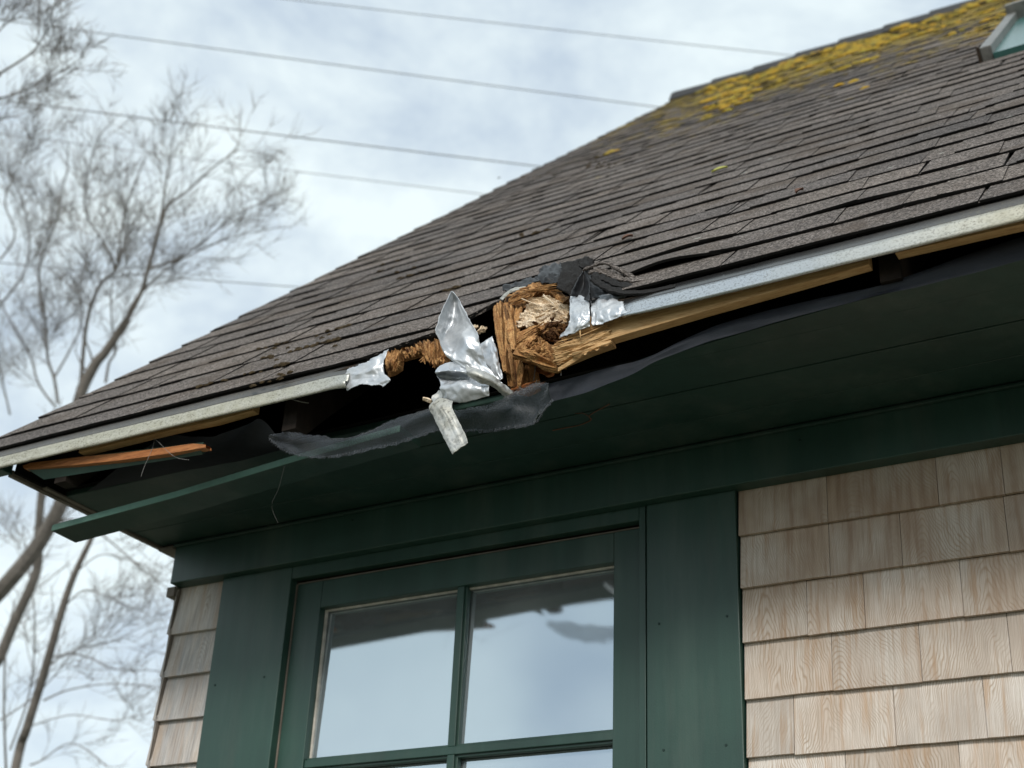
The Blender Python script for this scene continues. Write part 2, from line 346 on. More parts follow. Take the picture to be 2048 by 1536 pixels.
def mat_fabric():
    m = NT('window_screen_fabric'); c = m.co()
    w = m.noise(m.map(c, (400, 400, 400)), 1.0, 2); n = m.noise(c, 9, 4)
    m.set(col=m.mix(n, (.016, .021, .029), (.042, .053, .068)), rough=.55, spec=.5, alpha=m.ramp(w, [(.35, .30), (.6, .68)]))
    m.b.inputs['Sheen Weight'].default_value = .4; m.bump(w, .0006, .6); return m.m
FABRIC = mat_fabric()
FABRICR = simple('dark_screen_fabric', (.017, .021, .029), .6, spec=.35, nsc=8, var=.35, bs=200)
FABRICD = simple('navy_screen_fabric', (.010, .012, .019), .7, spec=.3)
def mat_pane():
    m = NT('window_glass'); c = m.co()
    g = m.noise(c, 420, 2); b = m.noise(c, 26, 3)
    m.set(col=m.mix(b, (.19, .21, .21), (.26, .285, .29)), rough=.8, spec=.2)
    gl = m.N('ShaderNodeBsdfGlossy'); gl.inputs['Roughness'].default_value = .018; gl.inputs['Color'].default_value = (.76, .87, .96, 1)
    bp = m.N('ShaderNodeBump'); m.put(bp.inputs['Height'], m.math('ADD', m.noise(c, 2.0, 1), m.math('MULTIPLY', g, .06))); bp.inputs['Distance'].default_value = .0004
    m.t.links.new(bp.outputs[0], gl.inputs['Normal'])
    mxs = m.N('ShaderNodeMixShader'); mxs.inputs[0].default_value = .56
    m.t.links.new(m.b.outputs[0], mxs.inputs[1]); m.t.links.new(gl.outputs[0], mxs.inputs[2]); m.t.links.new(mxs.outputs[0], m.out.inputs[0]); return m.m
PANE = mat_pane()
SKYG = simple('skylight_glass', (.04, .13, .12), .25, spec=.6, var=.1, bd=.0001)
SKYF = simple('skylight_frame_metal', (.20, .20, .19), .5, metal=.3)
def mat_moss():
    m = NT('yellow_moss'); c = m.co(); tone = m.attr(); n = m.noise(c, 7, 4)
    col = m.ramp(m.math('ADD', m.math('MULTIPLY', tone, .55), m.math('MULTIPLY', n, .5)), [(.25, (.06, .045, .02)), (.40, (.13, .10, .03)), (.52, (.34, .24, .03)), (.64, (.42, .25, .035)), (.78, (.30, .25, .05)), (.9, (.17, .15, .07))])
    m.set(col=col, rough=.95, spec=.1); m.bump(m.noise(c, 120, 3), .004, 1); return m.m
MOSSY = mat_moss()
MOSSD = simple('dark_moss', (.05, .036, .02), .95, spec=.1, nsc=60, var=.5)

# ================================================================ STRUCTURE
g = MB(); g.grid([[(-400, -400, 0), (400, -400, 0)], [(-400, 400, 0), (400, 400, 0)]]); tag(g.build('ground', GROUND), kind='structure')

house = empty('house', 'cedar shingled house with green trim and a broken eave under a mossy asphalt roof', 'house')
XL, XR = -2.80, 2.2
XRAKE = -3.06
TR = 7.0      # slope length eave to ridge
WALLT = 0.03
# core walls (behind siding)
m = MB()
WX0, WX1, WZ0 = -2.383, -1.331, 1.30       # window opening
m.box((XL + .03, WALLT, 0), (WX0, .16, 3.05)); m.box((WX1, WALLT, 0), (XR, .16, 3.05)); m.box((WX0, WALLT, 0), (WX1, .16, WZ0)); m.box((WX0, WALLT, 2.90), (WX1, .16, 3.05))
m.box((XL + .03, .16, 0), (XL + .16, 9.0, 3.0)); m.box((XR - .1, .16, 0), (XR, 9.0, 3.0)); m.box((XL + .03, 9.0, 0), (XR, 9.1, 3.0))
rid = roofp(0, TR); zr, yr = rid.z - .1, rid.y
i = len(m.v); m.v += [Vector(p) for p in ((XL + .03, .16, 3.0), (XL + .03, 2 * yr - .16, 3.0), (XL + .03, yr, zr - .35), (XL + .10, .16, 3.0), (XL + .10, 2 * yr - .16, 3.0), (XL + .10, yr, zr - .35))]
for q in ((0, 2, 1), (3, 4, 5), (0, 1, 4, 3), (1, 2, 5, 4), (2, 0, 3, 5)): m.face([i + k for k in q])
m.box((XL + .16, .17, 2.96), (XR - .1, 9.0, 3.0))
wall = m.build('wall', DARKW, house)
# ---- shingle siding
class SH(MB):
    def __init__(s): super().__init__(); s.g = []; s.w = []; s.cw = 0.0
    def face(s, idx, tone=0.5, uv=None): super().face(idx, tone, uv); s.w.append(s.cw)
    def plank(s, x0, x1, zb, h, yb, yt, grey=0.0, th=.010, axis='y', sgn=1):
        tone = rnd.random(); i = len(s.v); w = x1 - x0; zt = zb + h
        sk = rnd.uniform(-.0015, .0015)
        if axis == 'y': P = lambda x, y, z: Vector((x, y, z))
        else: P = lambda x, y, z: Vector((y, x, z))
        n = 5
        for k in range(n + 1):
            x = x0 + w * k / n; dz = sk * (k / n - .5) + rnd.uniform(-.0004, .0004); cup = .0012 * math.sin(math.pi * k / n) * (tone - .4)
            s.v += [P(x, yb - cup, zb + dz), P(x, yt - cup * .4, zt), P(x, yb + th, zb + dz)]
        for k in range(n):
            a = i + 3 * k; b = a + 3; u0 = -w / 2 + w * k / n; u1 = u0 + w / n
            f1 = (a, b, b + 1, a + 1); uv = [(u0, 0), (u1, 0), (u1, h), (u0, h)]
            f2 = (a + 2, b + 2, b, a); uv2 = [(u0, 0), (u1, 0), (u1, 0), (u0, 0)]
            if axis != 'y': f1 = f1[::-1]; uv = uv[::-1]; f2 = f2[::-1]
            s.face(f1, tone, uv); s.g.append(grey); s.face(f2, tone, uv2); s.g.append(grey)
        for k, fl in ((0, 0), (n, 1)):
            a = i + 3 * k; f = (a, a + 1, a + 2) if fl == 0 else (a, a + 2, a + 1); s.face(f, tone, [(0, 0)] * 3); s.g.append(grey)
    def build(s, *a, **k):
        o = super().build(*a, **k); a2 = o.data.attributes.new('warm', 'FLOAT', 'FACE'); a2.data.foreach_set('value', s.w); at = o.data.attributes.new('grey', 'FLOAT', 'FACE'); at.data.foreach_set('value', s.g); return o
zs_r = [2.818 - .1268 * k for k in range(22)]
known = {0: (-.866, -.619), 1: (-.869, -.709, -.487), 2: (-.928, -.8, -.593), 3: (-.88, -.691, -.511), 4: (-.972, -.756, -.574), 5: (-.867, -.635)}
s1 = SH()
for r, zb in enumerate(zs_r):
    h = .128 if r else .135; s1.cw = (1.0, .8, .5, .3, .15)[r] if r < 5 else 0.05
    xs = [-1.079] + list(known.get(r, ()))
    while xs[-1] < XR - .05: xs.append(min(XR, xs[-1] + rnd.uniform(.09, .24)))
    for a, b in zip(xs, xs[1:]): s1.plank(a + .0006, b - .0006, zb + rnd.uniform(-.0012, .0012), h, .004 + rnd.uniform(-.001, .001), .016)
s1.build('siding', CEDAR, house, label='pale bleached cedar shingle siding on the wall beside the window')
s2 = SH()
for r in range(22):
    zb = 2.79 - .1235 * k if False else 2.790 - .1240 * r
    x1 = -2.632; x0 = -2.812
    s2.plank(x0, x1, zb, .132 if r else .145, .002, .018, grey=(.55 if r == 0 else .8) , th=.012)
    # corner returns on the gable wall
for r in range(22):
    zb = 2.790 - .1240 * r; y = .0
    while y < 9.0:
        w = rnd.uniform(.1, .25); s2.plank(y, min(y + w, 9.0) - .001, zb + .003, .132, -2.815, -2.800, grey=.8, axis='x'); y += w
    if r == 0:
        for rr in range(1, 36):
            z2 = zb + .124 * rr; y0 = max(.0, (z2 + .15 - RZ0 + .25) / math.tan(TH) + RY0); 
            y = y0
            while y < 2 * yr - y0:
                w = rnd.uniform(.1, .25); s2.plank(y, y + w - .001, z2, .132, -2.815, -2.800, grey=.8, axis='x'); y += w
s2.build('siding', CEDAR, house, label='weathered grey shingle siding at the corner of the house')
# ---- trim
def part(name, mat, boxes, parent=house, bv=.0025, label=None):
    m = MB()
    for b in boxes: m.box(*b)
    o = m.build(name, mat, parent, label=label); return bevel(o, bv) if bv else o
part('corner_post', TRIMB, [((-2.812, .004, .2), (-2.80, .03, 2.93))])
part('casing', GREEN, [((-2.631, 0, .9), (WX0, .030, 2.934))])
part('casing', GREEN, [((-1.3105, 0, .9), (-1.083, .030, 2.934))])
part('jamb_strip', GREEN, [((-1.331, .003, 1.3), (-1.3145, .030, 2.934))], bv=.001)
part('window_head', GREEN, [((WX0, .002, 2.899), (-1.331, .030, 2.934))], bv=.0015)
part('frieze_board', GREEN, [((-2.806, -.028, 2.934), (XR, .03, 3.066))], label='dark green frieze board under the soffit')
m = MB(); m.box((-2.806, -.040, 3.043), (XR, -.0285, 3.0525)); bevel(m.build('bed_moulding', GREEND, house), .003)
part('window_sill', GREEN, [((-2.66, -.045, .86), (-1.05, .03, .905))])
for (px, py) in ((1454, 1232), (1318, 1247), (1327, 1500), (1452, 1490), (430, 1370), (528, 1354), (705, 1040), (1600, 880)):
    p = PY(px, py, -.0005 if py > 1100 else -.0285); m = MB(); m.tube([p + Vector((0, .002, 0)), p + Vector((0, -.0012, 0))], [.0035, .0028], 10); m.build('nail_head', GREENN, house)
# ---- window
win = MB(); SY = .026
GX0, GX1, GZT = -2.292, -1.409, 2.812
SZ0 = 1.36
win.box((WX0 + .006, SY, SZ0), (GX0, SY + .045, 2.889)); win.box((GX1, SY, SZ0), (WX1, SY + .045, 2.889))
win.box((GX0, SY + .0005, GZT), (GX1, SY + .0445, 2.889)); win.box((GX0, SY + .0005, SZ0), (GX1, SY + .0445, SZ0 + .09))
window = win.build('window', GREEN, house); bevel(window, .002)
def muntin(b, b2, nm='muntin'):
    m = MB(); m.box(*b); m.box(*b2); bevel(m.build(nm, GREEN, window), .0015)
VX = -1.8475
zrows = [GZT, 2.3925, 1.973, SZ0 + .09]
for k in range(3):
    zt = zrows[k] - (0 if k == 0 else .010); zb = zrows[k + 1] + (0 if k == 2 else .010)
    muntin(((VX - .010, SY + .006, zb), (VX + .010, SY + .030, zt)), ((VX - .016, SY + .014, zb), (VX + .016, SY + .031, zt)))
for zc in zrows[1:3]:
    muntin(((GX0, SY + .0055, zc - .010), (GX1, SY + .0298, zc + .010)), ((GX0, SY + .0135, zc - .0165), (GX1, SY + .0308, zc + .0165)))
for k in range(3):
    for (a, b) in ((GX0, VX), (VX, GX1)):
        m = MB(); m.box((a + .002, SY + .0315, zrows[k + 1]), (b - .002, SY + .0335, zrows[k])); 
        zc = (zrows[k] + zrows[k + 1]) / 2
        for v in m.v: v.y += (v.z - zc) * .022
        m.build('pane', PANE, window)
m = MB(); m.box((GX0, SY + .024, SZ0 + .09), (GX0 + .006, SY + .031, GZT)); m.box((GX0 + .006, SY + .024, GZT - .0045), (GX1, SY + .031, GZT)); m.build('glazing_bead', SPACER, window)
m = MB(); m.box((WX0 + .0005, SY - .001, SZ0), (WX0 + .0055, SY + .02, 2.889)); m.box((WX0 + .0055, SY - .001, 2.889), (WX1, SY + .02, 2.892)); m.build('weatherstrip', TRIMB, window)
m = MB(); m.box((WX0 + .01, .09, 1.35), (WX1 - .01, .10, 2.9)); m.build('window_blind', INTER, window)
# ---- soffit boards
ZS = 3.0546
xc = -2.862
for k, (y0, y1, x0) in enumerate(((-.149, -.0285, xc), (-.290, -.152, xc), (-.4285, -.293, xc), (-.512, -.4315, -1.14))):
    m = MB(); n = 60; 
    x1 = XR
    for q in range(n):
        a = x0 + (x1 - x0) * q / n; b = x0 + (x1 - x0) * (q + 1) / n
        m.box((a, y0, ZS + (.0 if k % 2 else .0012)), (b, y1, ZS + .018)) if q < 0 else None
    if k < 3: m.box((x0, y0, ZS + (0 if k % 2 else .0012)), (x1, y1, ZS + .018))
    else:
        ed_ = [(-1.14, -.436), (-1.0, -.466), (-.82, -.488), (-.64, -.503), (-.3, -.518), (XR, -.518)]
        for (xa, ya), (xb, yb) in zip(ed_, ed_[1:]): m.hexa([(xa, ya, ZS), (xb, yb, ZS), (xb, y1, ZS), (xa, y1, ZS), (xa, ya, ZS + .018), (xb, yb, ZS + .018), (xb, y1, ZS + .018), (xa, y1, ZS + .018)])
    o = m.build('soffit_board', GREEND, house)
    if k < 3: bevel(o, .0025)
# gable-side strip and return box
m = MB(); m.box((-2.878, -.605, ZS - .006), (-2.8625, .03, ZS + .012)); m.box((-2.8625, -.50, ZS - .002), (-2.845, -.30, ZS + .004)); m.box((-2.8625, -.20, ZS - .003), (-2.83, -.185, ZS + .001))
m.box((-2.8625, -.04, ZS - .016), (-2.8065, .03, ZS - .0065))
bevel(m.build('gable_trim_strip', TRIMB, house), .0015)
m = MB(); m.box((-3.02, -.640, ZS - .002), (-2.8635, -.6055, ZS + .035)); bevel(m.build('cornice_return', GREEN, house), .002)
m = MB(); m.box((-2.835, -.006, 2.905), (-2.806, .03, 2.933)); m.build('corner_block', TRIMB, house)
# strip of green board inside the left opening, orange splinter above it
m = MB(); a0, a1 = PY(50, 936, -.618), PY(400, 896, -.618); b0, b1 = PY(88, 959, -.60), PY(405, 909, -.60)
m.hexa([a0, a1, b1, b0, a0 + Vector((0, .01, .02)), a1 + Vector((0, .01, .02)), b1 + Vector((0, .02, .02)), b0 + Vector((0, .02, .02))]); m.build('inner_board', GREEN, house)
# ---- rafters, deck, hidden darkness
TAILW = simple('dark_rafter_wood', (.022, .017, .014), .85, spec=.15)
def rafter(xc_, name='rafter', w=.040, ztail=3.012, mat=TAILW, ytail=-.60):
    m = MB(); y1 = yr
    def zt(y): return RZ0 + (y - RY0) * ST / CT - .045
    p = []
    for x in (xc_ - w / 2, xc_ + w / 2): p.append([Vector((x, ytail, ztail)), Vector((x, ytail + .04, ztail)), Vector((x, ytail + .12, 3.085)), Vector((x, y1, zt(y1) - .14)), Vector((x, y1, zt(y1))), Vector((x, ytail, zt(ytail)))])
    i = len(m.v); m.v += p[0] + p[1]; m.face([i + k for k in range(6)][::-1]); m.face([i + 6 + k for k in range(6)])
    for k in range(6): m.face((i + k, i + (k + 1) % 6, i + 6 + (k + 1) % 6, i + 6 + k))
    return m.build(name, mat, house)
for x in (-2.68, -1.945, -.532, .18, .9, 1.6): rafter(x, ztail=3.0 if x < -1 else 3.024)
m = MB()
def deckseg(x0, x1, t0): 
    m.hexa([roofp(x0, t0, -.028), roofp(x1, t0, -.028), roofp(x1, TR, -.028), roofp(x0, TR, -.028), roofp(x0, t0, -.008), roofp(x1, t0, -.008), roofp(x1, TR, -.008), roofp(x0, TR, -.008)])
deckseg(XRAKE + .03, -1.75, .012); deckseg(-1.75, -1.60, .10); deckseg(-1.60, -1.10, .42); deckseg(-1.10, XR + .2, .012)
m.build('roof_deck', DECK, house)
# rake board
m = MB(); m.hexa([roofp(XRAKE + .02, .06, -.07), roofp(XRAKE + .045, .06, -.07), roofp(XRAKE + .045, TR, -.10), roofp(XRAKE + .02, TR, -.10), roofp(XRAKE + .02, .02, -.029), roofp(XRAKE + .045, .02, -.029), roofp(XRAKE + .045, TR, -.029), roofp(XRAKE + .02, TR, -.029)])
m.build('rake_board', GREEN, house)
# ---- roof shingles
def tn(x):
    pts = ((-9, -9), (-1.76, -9), (-1.755, .01), (-1.70, .05), (-1.655, .09), (-1.61, .11), (-1.575, .13), (-1.54, .2), (-1.50, .30), (-1.42, .40), (-1.30, .42), (-1.22, .33), (-1.16, .14), (-1.09, .03), (-1.05, -.01), (-1.045, -9), (9, -9))
    for (a, p), (b, q) in zip(pts, pts[1:]):
        if a <= x <= b: v = p + (q - p) * (x - a) / (b - a); break
    return v + .012 * noise.noise(Vector((x * 70, 0, 0))) + .012 * noise.noise(Vector((x * 23, 3, 0)))
def sag(x, t):
    d = -.005 * math.exp(-((x + 1.62) / .22) ** 2) * math.exp(-max(t, 0) / .35)
    return d + .003 * noise.noise(Vector((x * 1.3, t * 1.1, 0))) * min(1, max(t, 0) + .3)
def lift(x, t, c):
    l = 0
    if c in (1, 2): l += (.015 if c == 1 else .008) * math.exp(-((x + 1.02) / .10) ** 2)
    if c == 2: l += .006 * math.exp(-((x + .62) / .10) ** 2)
    if c == 1: l += .004 * math.exp(-((x + .50) / .08) ** 2)
    return l
E_ = .1775
ncourse = int(TR / E_)
rf = MB()
def tab(x0, x1, t0, t1, c, th, tone, slant0, slant1, hoff=0.0):
    w = x1 - x0; near = (x0 < -1.0 and x1 > -1.7 and t0 < .5)
    nx = max(2, int(w / (.012 if near else .06))); nt_ = 4 if near else 2
    top = []; 
    for i in range(nt_ + 1):
        v = i / nt_; t = t0 + (t1 - t0) * v; row = []
        for j in range(nx + 1):
            u = j / nx; x = x0 + w * u + (slant0 * (1 - u) + slant1 * u) * (v - .0) 
            te = t
            if v == 0: te += .0025 * noise.noise(Vector((x * 40, c * 7.7, 1)))
            q = tn(x)
            if te < q: te = q
            h = th * (1 - v) * 1.0 + .0035 + hoff + sag(x, te) + lift(x, te, c) * (1 - v) ** .8
            h += .0014 * noise.noise(Vector((x * 9, te * 9, c * 1.3))) * (1 - v)
            row.append((x, te, h))
        top.append(row)
    if all(p[1] >= t1 - 1e-4 for r in top for p in r): return
    P = [[roofp(*p) for p in r] for r in top]
    rf.grid(P, tone)
    # butt and side faces (cut edge, dark)
    b = len(ed.v)
    bt = [roofp(p[0], p[1] , p[2] - th * .85 - .0015) for p in top[0]]
    ed.grid([bt, [roofp(p[0], p[1], p[2]) for p in top[0]]])
    for col in (0, -1):
        a = [roofp(*r[col]) for r in top]; d = [roofp(r[col][0], r[col][1], r[col][2] - th * .8) for r in top]
        ed.grid([a, d], flip=(col == 0))
ed = MB()
SK0, SK1, SKT0, SKT1 = -.588, .30, 2.83, 4.2
for c in range(-1, ncourse + 1):
    t0 = c * E_ ; t1 = min(t0 + E_ * 1.12, TR + .02)
    if c == -1: t0 = .036; t1 = .2; 
    if c == 0: t0 = .032
    x = XRAKE - rnd.uniform(0, .012); xend = XR + .25
    while x < xend:
        w = rnd.choice((.40, .50, .62, .75, .9)) * rnd.uniform(.85, 1.15)
        if x + w > xend - .15: w = xend - x
        tone = rnd.uniform(.1, .9); sl = rnd.uniform(-.010, .012)
        hoff = 0 if c >= 0 else -.005
        tab(x + .0014, x + w - .0014, t0, t1, c, .0052 + rnd.uniform(-.0012, .0018), tone, sl, sl, hoff)
        # laminated overlay tooth
        if c >= 1:
            q = x + rnd.uniform(.0, .08)
            while q < x + w - .08:
                ww = min(rnd.uniform(.12, .30), x + w - q - .005)
                tt = min(1, max(0, tone + rnd.uniform(-.25, .25)))
                tab(q, q + ww, t0 - .0008, t0 + E_ * .94, c, .0036, tt, rnd.uniform(.0, .012), -rnd.uniform(.0, .012), .0042)
                q += ww + rnd.uniform(.10, .34)
        x += w
roof = rf.build('roof', ROOF, house, label='grey brown asphalt shingle roof with moss along the top')
ed.build('shingle_edge', EDGE, roof)
# back slope and gable side closure
m = MB(); 
def backp(x, t, h=0.0): p = roofp(x, t, h); return Vector((p.x, 2 * yr - p.y, p.z))
m.grid([[backp(XRAKE, 0), backp(XRAKE, TR)], [backp(XR + .2, 0), backp(XR + .2, TR)]]); m.build('roof', ROOF, house, label='back slope of the roof beyond the ridge')
# ridge caps
m = MB(); x = XRAKE - .01; k = 0
while x < XR + .2:
    w = .30; th = .008 + rnd.uniform(-.002, .003)
    hi, lo = .046 + th, .040
    P = []
    for (xx, h) in ((x, hi), (x + w * 1.15, lo)):
        P.append([roofp(xx, TR - .125, h * .35), roofp(xx, TR - .03, h * .95), Vector((xx, yr, rid.z + h * 1.35)), backp(xx, TR - .03, h * .95), backp(xx, TR - .14, h * .4)])
    m.grid(P, flip=True); a = P[0]; b0 = len(m.v); m.v += a + [roofp(x, TR - .125, 0), roofp(x, TR - .03, .0), Vector((x, yr, rid.z)), backp(x, TR - .03, 0), backp(x, TR - .14, 0)]
    for q in range(4): m.face((b0 + q, b0 + q + 1, b0 + 6 + q, b0 + 5 + q))
    bq = len(m.v); m.v += [P[0][0], P[1][0], roofp(x + w * 1.15, TR - .125, -.0), roofp(x, TR - .125, -.0)]; m.face((bq, bq + 1, bq + 2, bq + 3))
    x += w
solid(m.build('ridge_cap', CAPM, house, label='dark ridge cap shingles along the top of the roof'), .003)
# ---- drip edge
PROF = [(-.560, 3.1845), (-.600, 3.1445), (-.632, 3.1115), (-.6475, 3.0900), (-.6500, 3.0855), (-.6502, 3.079), (-.6505, 3.064), (-.6515, 3.0610), (-.6570, 3.0590), (-.6578, 3.0570), (-.6578, 3.0510), (-.6560, 3.0497), (-.652, 3.0507)]
def dripsag(x): return -.0055 * math.exp(-((x + 1.45) / .9) ** 2) + .0012 * noise.noise(Vector((x * 2.2, 0, 5)))
def drip(x0, x1, crx, cra, n):
    m = MB(); P = []
    for k in range(n + 1):
        x = x0 + (x1 - x0) * k / n; row = []
        cz = math.exp(-abs(x - crx) / .045) * cra
        for q, (y, z) in enumerate(PROF):
            nn = noise.noise_vector(Vector((x * 22, q * .35, crx))) * cz + noise.noise_vector(Vector((x * 6, q * .2, 9))) * .0012
            row.append(Vector((x, y, z + dripsag(x))) + nn)
        P.append(row)
    m.grid([q[4:] for q in P], flip=True); o = m.build('drip_edge', GALV, house, smooth=True); solid(o, .0010)
    m = MB(); m.grid([q[:5] for q in P], flip=True); solid(m.build('flange', GALVF, o, smooth=True), .0010); return o
XD1 = PY(700, 750, -.65).x; XD2 = PY(1246, 612, -.65).x
drip(XRAKE - .004, XD1, XD1, .007, 120)['label'] = 'cream speckled metal drip edge on the corner side of the break'
drip(XD2, XR + .2, XD2, .008, 150)['label'] = 'speckled metal drip edge shining beside the break, running out of the picture'
def foil(name, rows, nu, nv, amp, seed, sc, jag, mat, parent=None, th=.0012, label=None, catg=None, group=None, lat=None):
    if lat is None and mat in (FOIL, FOILD): lat = (3, max(2, round(3 * nv / nu)))
    m = MB(); m.grid(sheet(rows, nu, nv, amp, seed, sc, jag, lat)); o = m.build(name, mat, parent, smooth=True); solid(o, th)
    if label: tag(o, label, catg, group)
    return o
foil('drip_edge_tear', [[(694, 738, -.650), (735, 722, -.652), (776, 700, -.645)], [(690, 748, -.652), (735, 738, -.657), (767, 722, -.65)], [(688, 757, -.650), (733, 752, -.655), (766, 742, -.650)], [(688, 768, -.651), (733, 760, -.655), (778, 757, -.66)], [(690, 777, -.656), (732, 767, -.660), (766, 773, -.655)]], 34, 26, .005, 3, 34, .004, FOIL, house, label='bare bright torn end of the drip edge')
foil('flashing_wrap', [[(1141, 591, -.60), (1160, 590, -.60), (1178, 600, -.61)], [(1139, 615, -.645), (1160, 615, -.65), (1179, 618, -.65)], [(1139, 645, -.655), (1158, 642, -.665), (1179, 636, -.66)], [(1119, 677, -.645), (1147, 665, -.66), (1178, 650, -.66)]], 34, 44, .0045, 5, 45, .0016, FOIL, house, label='crumpled bright flashing flap at the broken end, hanging over splintered wood')
foil('flashing_wrap', [[(1180, 600, -.60), (1215, 588, -.60), (1262, 594, -.62)], [(1181, 612, -.645), (1215, 602, -.64), (1258, 602, -.640)], [(1181, 630, -.652), (1215, 622, -.66), (1256, 611, -.650)], [(1183, 650, -.655), (1217, 640, -.66), (1262, 622, -.656)]], 44, 30, .0050, 8, 42, .0012, FOIL, house, label='crumpled flashing where the drip edge begins again')
# ---- fascia (raw pine)
def fascia(pts, name='fascia_board', label=None, z1=3.085):
    m = MB()
    for (a, za), (b, zb) in zip(pts, pts[1:]):
        m.hexa([(a, -.632, za), (b, -.632, zb), (b, -.608, zb), (a, -.608, za), (a, -.632, z1), (b, -.632, z1), (b, -.608, z1), (a, -.608, z1)])
    return m.build(name, PINE, house, label=label)
def fz(*pp): return [(PY(a, b, -.610).x, PY(a, b, -.610).z) for a, b in pp]
fascia(fz((1160, 709), (1250, 681), (1412, 634), (1600, 581), (1745, 540)), label='raw golden fascia board with a splintered end')
_q = fz((1797, 518), (2048, 461)); fascia(_q + [(.2, _q[-1][1]), (2.2, _q[-1][1])])
fascia(fz((170, 912), (350, 868), (440, 850), (517, 828)), label='short raw fascia board under the drip edge near the corner')
# ---- skylight
def skp(x, t, h): return roofp(x, t, h)
def rbox(m, x0, x1, t0, t1, h0, h1):
    m.hexa([skp(x0, t0, h0), skp(x1, t0, h0), skp(x1, t1, h0), skp(x0, t1, h0), skp(x0, t0, h1), skp(x1, t0, h1), skp(x1, t1, h1), skp(x0, t1, h1)])
m = MB(); rbox(m, SK1 - .06, SK1, SKT0, SKT1 - .001, 0, .085); rbox(m, SK0, SK1, SKT1, SKT1 + .06, .0, .10); rbox(m, SK0, SK0 + .042, SKT0, SKT1 - .001, .0, .058)
sk = m.build('skylight', SKYF, house, label='roof skylight with a grey metal frame at the edge of the picture'); bevel(sk, .004)
m = MB(); rbox(m, SK0 + .043, SK1 - .061, SKT0 - .006, SKT1 - .001, .004, .026); m.build('pane', SKYG, sk)
m = MB(); rbox(m, SK0 - .010, SK0 - .0005, SKT0 - .01, SKT0 + .04, .0, .062); m.build('flashing', DARKW, sk)

# ================================================================ DAMAGE
def bundle(m, A, B, wid, dep, n, ln=(.5, 1.0), w=(.002, .006), tone=(.35, .75), jit=.08, ends=.1):
    A, B = Vector(A), Vector(B); d = B - A; Ld = d.length; dn = d.normalized()
    s = dn.cross(Vector((0, -1, 0))); s = s.normalized() if s.length > .1 else dn.orthogonal().normalized(); q = dn.cross(s).normalized()
    for k in range(n):
        l = Ld * rnd.uniform(*ln); st = rnd.uniform(-ends, 1 + ends - l / Ld) * Ld
        o = s * rnd.uniform(-.5, .5) * wid + q * rnd.uniform(-.5, .5) * dep
        dd = (dn + Vector((rnd.uniform(-1, 1), rnd.uniform(-1, 1), rnd.uniform(-1, 1))) * jit).normalized()
        a = A + dn * st + o; ww = rnd.uniform(*w)
        m.sliver(a, a + dd * l, ww, ww * rnd.uniform(.3, .7), rnd.uniform(*tone), tip=rnd.uniform(.05, .5))
def slab(m, pts, w, dep, tone=.5, seg=9, amp=.004, sc=60):   # lumpy broken stick through pts
    P = []
    pts = [Vector(p) for p in pts]
    n = 16
    for k in range(n + 1):
        p = cat(pts, k / n); d = cat(pts, min(1, k / n + .04)) - cat(pts, max(0, k / n - .04)); d.normalize()
        s = d.cross(Vector((0, -1, 0))).normalized(); q = d.cross(s).normalized(); row = []
        ww = w[0] + (w[1] - w[0]) * k / n
        for j in range(seg * 2 + 1):
            a = 2 * math.pi * j / (seg * 2); ca, sa = math.cos(a), math.sin(a)
            sq = (abs(ca) ** .5 * (1 if ca > 0 else -1), abs(sa) ** .5 * (1 if sa > 0 else -1))
            o = s * sq[0] * ww / 2 + q * sq[1] * dep / 2
            g_ = noise.noise(Vector((sq[0] * 3 + k * .12, sq[1] * 3, sc * .1))) * amp * 2.2 + noise.noise(Vector((sq[0] * 9, sq[1] * 9, k * .25))) * amp
            row.append(p + o + o.normalized() * g_)
        P.append(row)
    m.grid(P, tone); 
    for e, fl in ((0, False), (n, True)):
        b = len(m.v); m.v += P[e][:-1]; f = [b + j for j in range(len(P[e]) - 1)]; m.face(f if fl else f[::-1], tone)
